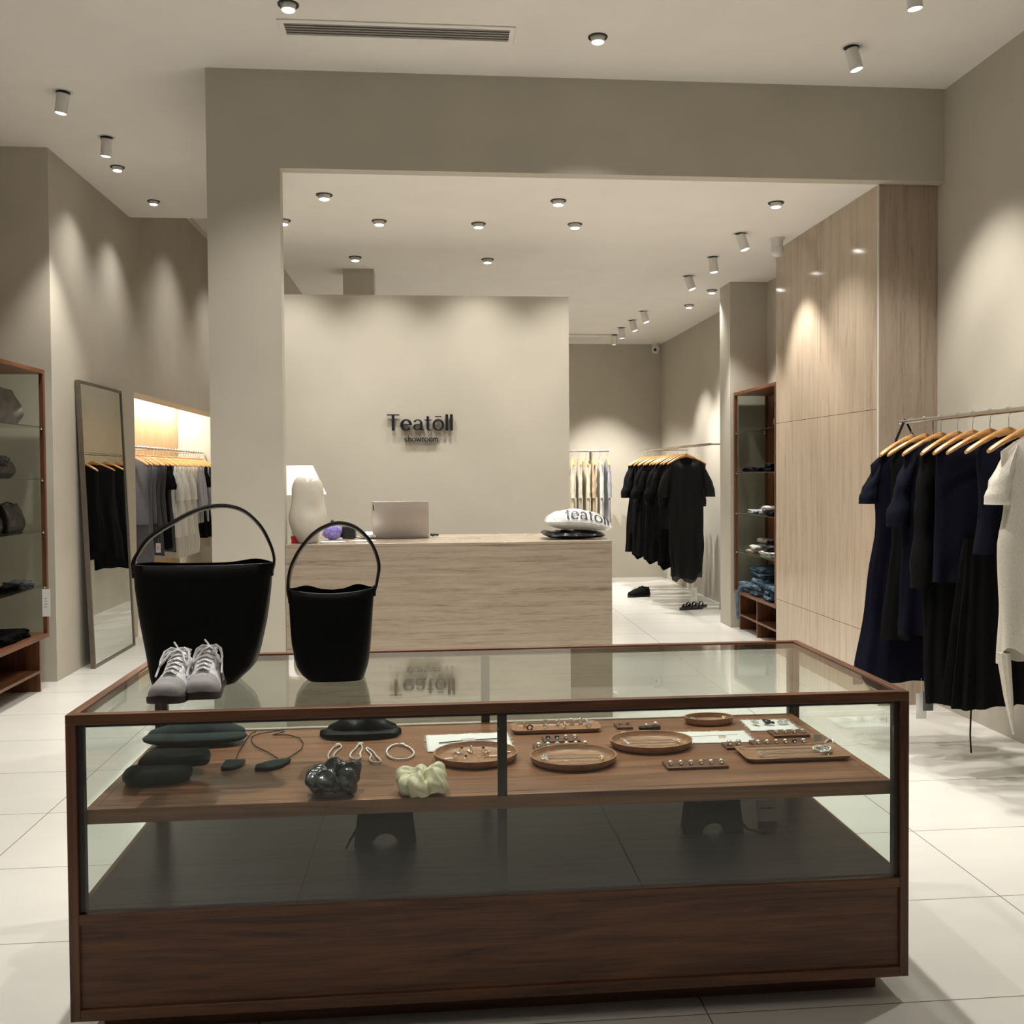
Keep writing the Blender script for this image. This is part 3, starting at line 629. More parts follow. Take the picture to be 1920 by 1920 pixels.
# ------------------------------------------------------------------ sneakers
def sneaker(mir):
    t = thing('sneaker', 'x', 'shoe', (0, 0, 0))
    L = .285
    def W(s_): # half width along length, toe 0 .. heel 1
        return .047*(1-(1-min(1, s_/.16))**2.2)**.5*(1-.20*max(0, (s_-.32))/.3 if s_ < .62 else .81+.0*(s_-.62))*(1 if s_ < .86 else (1-((s_-.86)/.16)**2)**.5)
    def off(s_): return .006*sin(s_*pi)*mir
    S = [0.004, .015, .035, .06, .09, .13, .18, .24, .30, .36, .42, .48, .54, .60, .66, .72, .78, .84, .89, .93, .965, .99]
    # sole
    rings = []
    for s_ in S:
        w = W(s_)+.002; sp = .008*max(0, 1-s_/.15)**2; y = s_*L; cx = off(s_)
        rings.append([(cx+w, y, .002+sp), (cx+w+.0015, y, .008+sp), (cx+w+.001, y, .018+sp), (cx+w*.6, y, .019+sp), (cx-w*.6, y, .019+sp), (cx-w-.001, y, .018+sp), (cx-w-.0015, y, .008+sp), (cx-w, y, .002+sp), (cx-w*.8, y, sp), (cx+w*.8, y, sp)])
    MB().loft(rings).build('sole', 'gum', t)
    def H(s_):
        k = min(1, s_/.10); a = .018+.036*(1-(1-k)**2)**.5
        return a+ .045*max(0, min(1, (s_-.12)/.42))**1.1
    def arch(s_, h0, h1, wsc=1, n=14, e=.72):
        w = W(s_)*wsc; cx = off(s_); o = []
        for k in range(n+1):
            a = pi*k/n; x = abs(cos(a))**e*w*(1 if cos(a) >= 0 else -1); z = h0+abs(sin(a))**.8*(h1-h0)
            lean = 1-.28*((z-h0)/.09)*min(1, s_/.4)
            o.append((cx+x*lean, s_*L, z))
        return o
    cap = [arch(s_, .016, H(s_), 1.0) for s_ in S[:8]]
    cap[0] = [(x*.3, y, .02+(z-.016)*.5) for x, y, z in cap[0]]
    o = MB().loft(cap, closed=False).build('toe_cap', 'shoe_grey', t, solid=.001); o['label'] = 'grey suede toe cap'
    up = [arch(s_, .016, H(s_)-.0005, .985) for s_ in S[6:13]]
    for s_ in S[13:]:
        w = W(s_); cx = off(s_); hh = .072-.012*sin((s_-.6)/.4*pi)+.014*max(0, s_-.85)/.15; row = []
        for k in range(15):
            if k <= 4: f = k/4; row.append((cx+w*(1-.22*f), s_*L, .016+(hh-.016)*f))
            elif k >= 10: f = (14-k)/4; row.append((cx-w*(1-.22*f), s_*L, .016+(hh-.016)*f))
            else:
                f = (k-4)/6; row.append((cx+w*.74*(1-2*f), s_*L, hh-.02-.02*sin(f*pi)))
        up.append(row)
    upo = MB().loft(up, closed=False).build('upper', 'shoe_white', t)
    # heel counter and collar lining
    hc = []
    for k in range(13):
        a = pi*k/12; x = W(.84)*.98*cos(a); y = L*(.84+.155*sin(a))
        hc.append([(x*1.03+off(.9), y+.002, .018), (x*1.0+off(.9), y+.002, .05), (x*.80+off(.9), y+.001, .088+.012*sin(a)), (x*.72+off(.9), y-.003, .086+.012*sin(a)), (x*.72+off(.9), y-.006, .03)])
    MB().loft(hc, closed=False).build('heel_counter', 'shoe_grey', t, solid=.001)
    # tongue
    rows = []
    for i in range(9):
        f = i/8; s_ = .26+.40*f; z = H(min(s_, .54))+.004+.040*max(0, f-.6); w = .015+.011*f
        rows.append([(off(s_)+w*u, s_*L+.0*f, z-.006*abs(u)**2) for u in (-1, -.6, -.2, .2, .6, 1)])
    MB().loft(rows, closed=False).build('tongue', 'shoe_white', t, solid=.005)
    # eyestay
    for sg in (-1, 1):
        rows = []
        for i in range(8):
            f = i/7; s_ = .22+.36*f; h = H(s_); rows.append([(off(s_)+sg*(.013+.008*f), s_*L, h+.002), (off(s_)+sg*(.022+.010*f), s_*L, h-.006), (off(s_)+sg*(.031+.004*f), s_*L, h-.020)])
        MB().loft(rows, closed=False).build('eyestay', 'shoe_white', upo, solid=.002)
    m = MB()
    for i in range(6):
        f = i/5; s_ = .24+.33*f; z = H(s_)+.008; w = .017+.009*f
        m.tube([(off(s_)-w, s_*L, z-.006), (off(s_)-w*.5, s_*L+.004, z+.001), (off(s_)+w*.5, s_*L+.008, z+.001), (off(s_)+w, s_*L+.012, z-.005)], .0032, 7, flat=.6)
        m.tube([(off(s_)+w, s_*L, z-.005), (off(s_), s_*L+.006, z+.003), (off(s_)-w, s_*L+.014, z-.005)], .0028, 7, flat=.6)
    zt = H(.58)+.016
    for sg in (-1, 1):   # bow loops and tails
        m.tube([(0, .168, zt), (sg*.018, .160, zt+.006), (sg*.032, .150, zt-.002), (sg*.038, .132, zt-.022), (sg*.036, .116, zt-.034), (sg*.028, .122, zt-.024), (sg*.016, .150, zt-.004), (0, .166, zt)], .0033, 7)
        m.tube([(0, .168, zt), (sg*.020, .172, zt+.002), (sg*.034, .152, zt-.014), (sg*.039, .118, zt-.040), (sg*.041, .095, zt-.058)], .0028, 7)
    m.tube([(0, .170, zt), (-.008, .176, zt+.010), (-.016, .182, zt+.018)], .0026, 7)
    m.build('laces', 'lace', t)
    for sg in (-1, 1):
        for k in range(3):
            s0 = .40+k*.065; rows = []
            for i in range(6):
                f = i/5; sa = s0+.07*f; h = .022+(H(min(sa, .5))-.040)*f; wv = W(sa)*(1-.28*((h-.016)/.09)*.95)+.0012
                rows.append([(off(sa)+sg*wv, sa*L, h), (off(sa)+sg*(wv), (sa+.034)*L, h)])
            MB().loft(rows, closed=False).build('stripe', 'ink', upo, solid=.0012)
    return t
shL = sneaker(1); shR = sneaker(-1)
pl, pr = on(303, 1325, GZ), on(371, 1318, GZ)
shL['label'] = 'white and grey laced sneaker, left of the pair, on glass case'; shL.location = (pl.x-.002, pl.y-.002, GZ+.0005); shL.rotation_euler = (0, 0, R(-3)); shL.scale = (1.04, .97, 1.08)
shR['label'] = 'white and grey laced sneaker, right of the pair, black side stripes showing'; shR.location = (pr.x+.006, pr.y+.004, GZ+.0005); shR.rotation_euler = (0, 0, R(3)); shR.scale = (1.04, .97, 1.08)
for q in (shL, shR): q['group'] = 'pair of sneakers on the glass case'
# ------------------------------------------------------------------ hangers and garments (local: x across, y along the rail, rail axis at z=0)
def hanger_proto(wide=.43):
    t = thing('hanger', 'x', 'hanger')
    m = MB(); rings = []
    for k in range(25):
        u = k/24*2-1; x = u*wide/2; a = abs(u)
        z = -.092-.094*a**1.25-.004*a**4; y = -.018*a**2
        th = .013+.008*(1-a)**2; wd = .008+.012*a**1.5
        if a > .95: th *= .7; wd *= .7
        rings.append([(x, y+wd*cos(q*pi/4+pi/8), z+th*sin(q*pi/4+pi/8)) for q in range(8)])
    m.loft(rings).build('hanger_body', 'hanger', t)
    h = [(0, 0, -.085), (0, 0, -.05), (.002, 0, -.035)]
    h += [(.0155*sin(R(a)), 0, -.0010+.0155*cos(R(a))*-1) for a in ()]
    for k in range(12):
        a = R(-80+k*22); h.append((.0175*cos(a), 0, .0175*sin(a)))
    o = MB().tube(h, .0019, 6).build('hook', 'chrome', t); o['label'] = 'thin metal hook'
    return t
def garment(name, mat, prof, sleeves=None, neck=.075, folds=7, amp=.012, hem_var=.0, seed=1, asym=0, top=-.112, neckdrop=.05, extra=None):
    """prof: [(z, half width, half depth)] from shoulder tips down to the hem"""
    t = thing(name, 'x', 'garment')
    rnd = random.Random(seed); ph = [rnd.uniform(0, 6.28) for _ in range(5)]
    n = 56; rings = []
    z0, w0, d0 = prof[0]; zh = prof[-1][0]
    def ring(z, w, d, f, openneck=0):
        d *= .72
        o = []
        for k in range(n):
            a = 2*pi*k/n; ca, sa = cos(a), sin(a)
            fa = 1.5*amp*f*(sin(folds*a+ph[0]+2*z)*.6+sin((folds*1.7)*a+ph[1]-3*z)*.4)
            nz = noise.noise(Vector((ca*2+seed, sa*2, z*5)))*.010*min(1, f+.3)
            ww = w+fa*.7+nz; dd = d+fa+nz
            x = (abs(ca)**.8)*ww*(1 if ca > 0 else -1); y = (abs(sa)**.9)*dd*(1 if sa > 0 else -1)
            zz = z+hem_var*f**4*sin(2*a+ph[2])*.6+hem_var*f**4*sin(5*a+ph[3])*.4+asym*ca*f**3
            if openneck: zz -= neckdrop*openneck*max(0, -sa)*(1-abs(ca))
            o.append((x, y, zz))
        return o
    for k in range(7):   # neck to shoulder tip
        q = k/6; w = neck+(w0-neck)*q; z = top-(.006)*q-(abs(z0-top)-.006)*q**1.4; d = .045+(d0-.045)*q
        rings.append(ring(z, w, d*(.45+.55*q), .05, 1-q))
    m = 18; zs = [p_[0] for p_ in prof]
    def ip(z, j):
        for a, b in zip(prof, prof[1:]):
            if a[0] >= z >= b[0]:
                f = (a[0]-z)/(a[0]-b[0]+1e-9); f = f*f*(3-2*f); return a[j]+(b[j]-a[j])*f
        return prof[-1][j]
    for k in range(1, m+1):
        f = k/m; z = z0+(zh-z0)*f; rings.append(ring(z, ip(z, 1), ip(z, 2), f))
    MB().loft(rings, True, False, False).build('garment_body', mat, t, ang=70)
    if sleeves:
        L, rad, out = sleeves[:3]; cuff = sleeves[3] if len(sleeves) > 3 else 1; puff_ = sleeves[4] if len(sleeves) > 4 else 0
        for sg in (-1, 1):
            rs = []
            for k in range(11):
                f = k/10; x = sg*(w0-.035+out*sin(f*pi*.5)+.0*f); z = z0-.012-L*f; r = rad*(1+(cuff-1)*f)*(.75+.25*min(1, f*4))*(1+puff_*sin(f*pi*3)*.13+.05*sin(f*19))
                rs.append([(x+r*cos(2*pi*q/16)*.8+noise.noise(Vector((q*.8, z*14, seed)))*.008, r*.8*sin(2*pi*q/16)+noise.noise(Vector((q*.8+4, z*14, seed)))*.010, z+sg*cos(2*pi*q/16)*.06*(1-f)*(-1)) for q in range(16)])
            MB().loft(rs, True, True, False).build('sleeve', mat, t, ang=70)
    if extra: extra(t)
    return t
def skirt(mat, zt, zb, wt, wb, d=.04, folds=12, amp=.014, seed=3, clip=True, name='skirt'):
    t = thing(name, 'x', 'garment'); rings = []; n = 64
    for k in range(16):
        f = k/15; z = zt+(zb-zt)*f; w = wt+(wb-wt)*f; r = []
        for q in range(n):
            a = 2*pi*q/n; fa = amp*f**.6*sin(folds*a+seed)+.004*noise.noise(Vector((cos(a)*3, sin(a)*3, z*6+seed)))
            r.append(((abs(cos(a))**.8)*(w+fa)*(1 if cos(a) > 0 else -1), (abs(sin(a))**.9)*(d*(.35+.65*f)+fa)*(1 if sin(a) > 0 else -1), z+.012*sin(3*a+seed)*f**5))
        rings.append(r)
    MB().loft(rings, True, False, False).build('skirt_body', mat, t, ang=70)
    m = MB()
    for q in range(2):
        pass
    MB().loft([[((abs(cos(2*pi*k/32))**.8)*(wt+.002)*(1 if cos(2*pi*k/32) > 0 else -1), (abs(sin(2*pi*k/32))**.9)*(d*.35+.003)*(1 if sin(2*pi*k/32) > 0 else -1), z) for k in range(32)] for z in (zt+.004, zt-.03)], True, False, False).build('waistband', mat, t)
    if clip:
        for sg in (-1, 1): B(sg*wt*.75-.012, sg*wt*.75+.012, -.012, .012, zt-.02, zt+.035).build('clip', 'metal_dark', t)
    return t
def trousers(mat, zt, zb, seed=2):
    t = thing('trousers', 'x', 'garment')
    for sg in (-1, 1):
        rings = []
        for k in range(12):
            f = k/11; z = zt+(zb-zt)*f; w = .085+.01*f; r = []
            for q in range(28):
                a = 2*pi*q/28; fa = .005*sin(4*a+seed+z*5)
                r.append((sg*.088+(w+fa)*cos(a), (.030+fa)*sin(a), z))
            rings.append(r)
        MB().loft(rings, True, True, False).build('trouser_leg', mat, t, ang=70)
    B(-.17, .17, -.022, .022, zt-.02, zt+.025).build('waistband', mat, t, bevel=.008)
    return t
def tagcard(name, label, loc, w=.045, h=.085, mat='paper', rz=0, string=.06, marks=True):
    t = thing(name, label, 'price tag', loc, rz)
    B(-w/2, w/2, -.0008, .0008, -h, 0).build('card', mat, t)
    MB().tube([(0, 0, -.005), (.002, 0, string*.5), (0, 0, string)], .0008, 5).build('string', 'paper', t)
    if marks:
        m = MB()
        for k in range(4): m.box(-w*.28, w*(.1+.06*(k % 3)), -.0011, -.0009, -h*(.35+.1*k), -h*(.35+.1*k)+.003)
        m.build('printed_marks', 'vent_dark', t)
    return t

HP = hanger_proto(); FIRST = [True]
def put_hanger(label, x, y, z, rz, group, sc=1):
    if FIRST[0]:
        FIRST[0] = False; HP['label'] = label; HP.location = (x, y, z); HP.rotation_euler = (0, 0, rz); HP['group'] = group; USED.add(label); return HP
    return clone(HP, label, (x, y, z), rz, group)

# ---- right-hand rail in the foreground
RZ = 1.766; RX = 2.65
t = thing('clothes_rail', 'dark steel clothes rail along the right wall, nearest the camera', 'clothes rail', (0, 0, 0))
MB().tube([(RX, 5.33, RZ), (RX, 2.9, RZ)], .0125, 16).build('rail_tube', 'steel', t)
MB().tube([(RX, 4.98, RZ-.012), (RX, 4.98, RZ-.10), (RX+.02, 4.98, RZ-.12), (3.2, 4.98, RZ-.12)], .008, 10).build('wall_bracket', 'steel', t)
MB().tube([(RX, 3.1, RZ-.012), (RX, 3.1, RZ-.10), (RX+.02, 3.1, RZ-.12), (3.2, 3.1, RZ-.12)], .008, 10).build('wall_bracket', 'steel', t)
MB().sphere((RX, 5.335, RZ), .014, 12, 8).build('end_cap', 'steel', t)
m = MB()
m.tube([(RX, 5.29, RZ+.014), (RX-.06, 5.27, RZ-.10), (RX-.10, 5.25, RZ-.30)], .010, 8, flat=.4)
m.tube([(RX, 5.29, RZ+.014), (RX+.05, 5.27, RZ-.10), (RX+.09, 5.25, RZ-.26)], .010, 8, flat=.4)
o = m.build('sling_strap', 'black'); tag(o, 'black fabric strap looped over the far end of the foreground rail', 'strap')
G1 = 'wooden hangers on the foreground rail'
rail = [  # y, hanger label, tilt, garment
 (5.21, 'wooden hanger at the far end of the foreground rail, turned sideways', 10),
 (5.06, 'second wooden hanger from the far end of the foreground rail', -2),
 (4.90, 'third wooden hanger from the far end of the foreground rail', 0),
 (4.74, 'fourth wooden hanger from the far end of the foreground rail', 7),
 (4.60, 'fifth wooden hanger from the far end of the foreground rail', 3),
 (4.45, 'sixth wooden hanger from the far end of the foreground rail', -3),
 (4.30, 'seventh wooden hanger from the far end of the foreground rail', 0),
 (4.12, 'wooden hanger carrying the cream top at the right edge', 0)]
for y, l, a in rail: put_hanger(l, RX, y, RZ, R(a), G1)
def place(g, label, cat, x, y, z, rz=0, group=None):
    g.location = (x, y, z); g.rotation_euler = (0, 0, R(rz)); g['label'] = label; g['category'] = cat; USED.add(label)
    if group: g['group'] = group
    return g
S0 = -.192
place(garment('dress', 'navy', [(S0-.03, .235, .05), (-.5, .20, .075), (-.95, .25, .065), (-1.42, .315, .085)], sleeves=(.20, .05, .05, 1.2), folds=9, amp=.017, hem_var=.015, seed=11),
      'long navy flared dress with cap sleeves, farthest on the foreground rail', 'dress', RX-.015, 5.20, RZ-.02, 4)
place(garment('dress', 'black', [(S0-.03, .19, .045), (-.6, .18, .06), (-1.18, .235, .08)], folds=6, amp=.012, seed=12, neck=.10), 'straight black slip dress second from the far end of the foreground rail', 'dress', RX, 5.06, RZ, -2)
place(garment('cardigan', 'navy', [(S0, .20, .055), (-.55, .21, .07), (-1.13, .225, .08)], sleeves=(.36, .055, .07, 1.25, 1), folds=6, amp=.014, seed=13), 'navy cardigan with frilled short sleeves on foreground rail', 'cardigan', RX, 4.90, RZ, 0)
place(garment('blouse', 'black', [(S0, .15, .05), (-.6, .13, .05), (-1.45, .115, .05)], sleeves=(.66, .05, .03, 1.25, 1), folds=5, amp=.012, seed=14), 'black and navy blouse with puffed gathered sleeves, seen edge-on', 'blouse', RX-.05, 4.75, RZ, 7)
place(garment('vest', 'navy', [(S0, .19, .05), (-.5, .19, .06), (-.82, .20, .07)], folds=5, amp=.010, seed=15), 'dark navy sleeveless panel top hanging in front of puffed blouse', 'vest', RX, 4.60, RZ, 3)
g = skirt('black', -.60, -1.40, .14, .235, .06, 16, .016, 5, clip=False); place(g, 'long pleated black skirt on the foreground rail', 'skirt', RX+.02, 4.46, RZ, -3)
g = garment('vest', 'navy', [(S0, .185, .05), (-.5, .165, .06), (-.66, .19, .07)], folds=5, amp=.010, seed=16, neckdrop=.12, neck=.10); place(g, 'open navy vest showing a bare hanger end at its neck', 'vest', RX+.03, 4.30, RZ, 0)
g = garment('top', 'linen', [(S0, .215, .055), (-.42, .20, .06), (-.62, .23, .07), (-1.10, .22, .06)], sleeves=(.22, .06, .05, 1.15), folds=5, amp=.010, hem_var=.05, seed=17)
MB().loft([[(-.20+.03*cos(a), .03*sin(a), -1.08) for a in [k*pi/4 for k in range(8)]], [(-.175+.02*cos(a), .02*sin(a), -1.28) for a in [k*pi/4 for k in range(8)]], [(-.15+.004*cos(a), .004*sin(a), -1.45) for a in [k*pi/4 for k in range(8)]]]).build('hanging_point', 'linen', g)
place(g, 'cream linen top with a long pointed hem at the right edge', 'top', RX+.07, 4.12, RZ, 0)
o = MB().tube([(2.60, 4.52, .40), (2.602, 4.52, .25), (2.598, 4.52, .12), (2.603, 4.52, .03)], .006, 8, flat=.5).build('belt_end', 'black'); tag(o, 'thin black tie end dangling almost to the floor under the rail', 'tie')
o.location = (0, 0, .09)
tagcard('price_tag', 'grey and white price tag hanging below the blouse on the foreground rail', (2.50, 4.74, .375), .055, .10, 'tag_grey', 0, .06, False)
tagcard('price_tag', 'white price tag behind the grey tag under the foreground rail', (2.495, 4.80, .35), .055, .13, 'paper', 0, .08, False)

# ---- rail at the back right
RZ2 = 1.762; RX2 = 2.75
t = thing('clothes_rail', 'thin steel clothes rail of black garments beside the back right wall', 'clothes rail', (0, 0, 0))
MB().tube([(RX2, 12.75, RZ2), (RX2, 9.48, RZ2)], .0125, 14).build('rail_tube', 'steel', t)
for y in (12.2, 9.505): MB().tube([(RX2, y, RZ2), (3.25, y, RZ2)], .008, 8).build('wall_bracket', 'steel', t)
kinds = [
 ('dress', 'black', [(S0, .22, .05), (-.5, .2, .06), (-.95, .24, .07), (-1.30, .25, .07)], (.40, .07, .06, 1.2, 1), 'dress'),
 ('shirt', 'black', [(S0, .21, .05), (-.6, .21, .06), (-1.05, .22, .06)], (.30, .06, .05), 'shirt'),
 ('coat', 'black', [(S0, .20, .05), (-.6, .21, .06), (-1.32, .23, .07)], None, 'coat'),
 ('blouse', 'sheer', [(S0, .20, .05), (-.5, .2, .06), (-.9, .22, .07)], (.45, .055, .05, 1.1, 1), 'blouse'),
]
ys = [12.45-.0*k for k in range(1)]
n2 = 13; YY = [12.5-(12.5-10.40)*(k/(n2-1)) for k in range(n2)]
protos = {}
words = ['boxy', 'long', 'draped', 'sheer']
for k, y in enumerate(YY):
    rz = [8, -6, 3, 12, -4, 6, -10, 4, 0, -6, 5, -3, 2][k]
    put_hanger('%s wooden hanger from the far end of the back right rail' % ORD[k], RX2, y, RZ2, R(rz), 'wooden hangers on the back right rail')
    if k == n2-1: continue
    nm, mt, pr_, sl, cat = kinds[k % 4]
    if k % 4 not in protos:
        g = garment(nm, mt, pr_, sl, folds=6+k % 4, amp=.014, hem_var=.03*(k % 3), seed=20+k); protos[k % 4] = g
        place(g, '%s black %s, %s from the far end of the back right rail' % (words[k % 4], nm, ORD[k]), cat, RX2, y, RZ2, rz, 'black clothes on the back right rail')
    else:
        clone(protos[k % 4], '%s black %s, %s from the far end of the back right rail' % (words[k % 4], nm, ORD[k]), (RX2, y, RZ2), R(rz), 'black clothes on the back right rail')
place(garment('dress', 'sheer', [(S0, .215, .05), (-.5, .185, .045), (-1.0, .19, .05), (-1.42, .17, .05)], sleeves=(.34, .065, .08, 1.15), folds=8, amp=.013, hem_var=.06, seed=41, neckdrop=.14, neck=.09),
      'sheer black open-neck dress, nearest on the back right rail', 'dress', RX2, 10.40, RZ2, 0, 'black clothes on the back right rail')
tagcard('price_tag', 'white price tag hanging by the black sandals near the floor', (2.83, 10.40, .235), .075, .15, 'paper', 0, .06, True)
def lowshoe(name, label, loc, rz, sandal=False):
    t = thing(name, label, 'shoe', loc, R(rz))
    S = [0, .04, .1, .2, .35, .5, .65, .8, .92, 1]
    m = MB(); rings = []
    for s_ in S:
        w = .046*(max(0.02, 1-(1-min(1, s_/.22))**2)**.5)*(1 if s_ < .8 else max(.1, 1-((s_-.8)/.22)**2)**.5)*(1-.2*sin(min(1, max(0, (s_-.3)/.4))*pi)); rings.append([(w*cos(2*pi*k/14), s_*.28, .014+.014*sin(2*pi*k/14)) for k in range(14)])
    m.loft(rings).build('sole', 'plastic_black', t)
    if sandal:
        for s_ in (.2, .45, .75):
            y = s_*.28; MB().tube([(-.042, y, .022), (-.035, y+.01, .05), (0, y+.012, .062), (.035, y+.01, .05), (.042, y, .022)], .009, 8, flat=.4).build('strap', 'leather', t)
    else:
        rings = []
        for s_ in (.02, .1, .2, .35, .5, .65, .8, .95):
            w = .043*(.55 if s_ < .05 else .85 if s_ < .12 else .75 if s_ > .9 else 1); h = .012+.07*min(1, s_/.55)*(1-.25*max(0, s_-.6)/.4); rings.append([(w*cos(pi*k/12)*(1-.2*sin(pi*k/12)), s_*.28, .025+h*sin(pi*k/12)**.7*(1+.13*sin(5*k+s_*17)+.06*sin(11*s_*9))) for k in range(13)])
        MB().loft(rings, closed=False).build('upper', 'black', t, solid=.003)
        m = MB()
        for k in range(5): y = .07+.02*k; z = .062+.006*k; m.tube([(-.025, y, z-.005), (0, y+.006, z+.012), (.025, y+.01, z-.005)], .003, 6)
        m.build('laces', 'plastic_black', t)
    return t
lowshoe('sneaker', 'chunky black sneaker on the floor, left under black clothes', (2.32, 11.48, 0), -80, False)['group'] = 'black shoes under the back rail'
lowshoe('sneaker', 'second chunky black sneaker just behind the first', (2.36, 11.64, 0), -82, False)['group'] = 'black shoes under the back rail'
lowshoe('sandal', 'strappy black sandal on the floor beside the leaning mirror', (2.66, 10.35, 0), -75, True)['group'] = 'black shoes under the back rail'
lowshoe('sandal', 'other black sandal behind it, partly hidden by the white tag', (2.74, 10.50, 0), -78, True)['group'] = 'black shoes under the back rail'
# leaning mirrors
def mirror(label, wallx, y0, y1, h, lean, side):
    t = thing('mirror', label, 'mirror', (wallx, (y0+y1)/2, 0)); hw = (y1-y0)/2; fr = .022; dp = .035
    t.rotation_euler = (0, side*lean, 0)
    sx = 1 if side > 0 else -1
    def xb(a, b): return (min(a*sx, b*sx), max(a*sx, b*sx))
    a, b = xb(-dp, 0)
    for (u0, u1, v0, v1) in ((-hw, hw, 0, fr), (-hw, hw, h-fr, h), (-hw, -hw+fr, fr, h-fr), (hw-fr, hw, fr, h-fr)):
        MB().box(a, b, u0, u1, v0, v1).build('frame', 'bronze', t, bevel=.001)
    a, b = xb(-dp+.005, -.012); B(a, b, -hw+fr, hw-fr, fr, h-fr).build('backing', 'gasket', t)
    a, b = xb(-.012, -.008); o = B(a, b, -hw+fr, hw-fr, fr, h-fr).build('mirror_glass', 'mirror', t, smooth=False)
    return t
mirror('tall leaning mirror with bronze frame against the left wall', -2.60, 7.83, 8.87, 2.235, -R(2.1), 1)
t = mirror('narrow slice of a mirror leaning behind the black clothes', 3.10, 9.58, 10.35, 2.1, -R(3.0), -1)

# ---- centre back rail
t = thing('clothes_rail', 'short steel rail of cream clothes at the back wall', 'clothes rail', (0, 0, 0))
MB().tube([(1.2, 13.0, 1.775), (2.38, 13.0, 1.775)], .014, 14).build('rail_tube', 'steel', t)
for x in (1.3, 2.13): MB().box(x-.015, x+.015, 12.99, 13.65, 1.60, 1.64).box(x-.015, x+.015, 12.985, 13.005, 1.64, 1.765).build('wall_bracket', 'steel', t)
mm = ['cream', 'linen', 'cream', 'beige', 'white', 'stripe']
lb = ['cream top', 'off-white shirt', 'ivory ruffled blouse', 'tan top', 'white shirt', 'grey shirt']
for k in range(6):
    x = 1.88+k*.095
    put_hanger('%s wooden hanger from the left on the cream clothes rail' % ORD[k], x, 13.0, 1.775, R(84), 'wooden hangers on the centre back rail')
    g = garment('top', mm[k], [(S0, .20, .025), (-.5, .19, .03), (-.85-.1*(k % 2), .20, .03)], (.42, .028, .02, 1.2), folds=7, amp=.010, hem_var=.02, seed=50+k)
    place(g, '%s hung edge-on, %s from the left on the cream clothes rail' % (lb[k], ORD[k]), 'top', x, 13.0, 1.775, 84+3*(k % 3), 'cream clothes on the centre back rail')
for k, (x, y) in enumerate(((1.5, 12.7), (2.1, 12.7))):
    pass

# ---- niche rail on the left
NX = -3.06; NZ = 1.787
t = thing('clothes_rail', 'long steel rail in the lit wood-lined niche on the left', 'clothes rail', (0, 0, 0))
MB().tube([(NX, 9.5, NZ), (NX, 13.6, NZ)], .0125, 14).build('rail_tube', 'steel', t)
for y in (9.6, 11.5, 13.5): MB().tube([(NX, y, NZ), (-3.4, y, NZ)], .008, 8).build('wall_bracket', 'steel', t)
spec = [('grey', 'vest', [(S0-.01, .22, .04), (-.45, .20, .045), (-.80, .21, .05)], None, 'sleeveless grey waistcoat'),
        ('grey', 'dress', [(S0, .20, .04), (-.5, .19, .045), (-1.2, .20, .05)], None, 'long grey dress'),
        ('charcoal', 'vest', [(S0, .23, .04), (-.5, .20, .05), (-.82, .22, .05)], None, 'charcoal waistcoat'),
        ('charcoal', 'dress', [(S0, .20, .04), (-.5, .17, .045), (-1.15, .21, .05)], None, 'charcoal dress'),
        ('black', 'dress', [(S0, .21, .04), (-.5, .17, .045), (-1.1, .20, .05)], (.25, .05, .04), 'black dress'),
        ('white', 'shirt', [(S0, .20, .04), (-.5, .19, .05), (-1.0, .21, .05)], (.38, .05, .05), 'white shirt'),
        ('linen', 'dress', [(S0, .20, .04), (-.5, .17, .05), (-1.25, .21, .05)], None, 'off-white dress'),
        ('stripe', 'shirt', [(S0, .20, .04), (-.5, .18, .05), (-.9, .19, .05)], (.50, .045, .04), 'blue-grey shirt')]
seq = [0, 1, 0, 2, 3, 2, 4, 4, 3, 5, 5, 6, 5, 6, 6, 5, 6, 6, 7, 7, 7, 4, 7, 4, 5, 6]
PR = {}
for k, s_ in enumerate(seq):
    y = 10.28+k*.125; rz = R(-4+3*((k*7) % 5))
    put_hanger('%s wooden hanger from the front of the niche rail' % ORD[k], NX, y, NZ, rz, 'wooden hangers on the niche rail')
    mt, nm, pf, sl, lab = spec[s_]
    L = '%s on the %s hanger of the niche rail' % (lab, ORD[k])
    if s_ not in PR:
        PR[s_] = garment(nm, mt, pf, sl, folds=6, amp=.009, hem_var=.01, seed=70+s_); place(PR[s_], L, nm, NX, y, NZ, math.degrees(rz), 'clothes on the niche rail')
    else: clone(PR[s_], L, (NX, y, NZ), rz, 'clothes on the niche rail')
tagcard('price_tag', 'white price tag hanging from the grey clothes in the niche', (-2.86, 10.6, .78), .05, .10, 'paper', 0, .05)

# ---- rail seen in the left mirror
MX = -1.80; MZ = 1.785
t = thing('clothes_rail', 'steel rail of black clothes seen reflected in the left mirror', 'clothes rail', (0, 0, 0))
MB().tube([(MX, 9.9, MZ), (MX, 13.2, MZ)], .0125, 14).build('rail_tube', 'steel', t)
for y in (10.0, 13.0): MB().tube([(MX, y, MZ), (-1.40, y, MZ)], .008, 8).build('wall_bracket', 'steel', t)
for k in range(7):
    y = 10.25+k*.42; rz = R([14, -10, 6, -16, 10, 0, 8][k])
    put_hanger('%s hanger from the near end of rail seen in the mirror' % ORD[k], MX, y, MZ, rz, 'hangers on the reflected rail')
    g = garment('dress', 'black', [(S0, .205, .05), (-.5, .19, .06), (-1.0-.12*(k % 3), .22, .07)], None, folds=7, amp=.016, seed=90+k, hem_var=.02)
    place(g, 'black garment, %s from the near end of rail seen in the mirror' % ORD[k], 'garment', MX, y, MZ, math.degrees(rz), 'black clothes on the reflected rail')
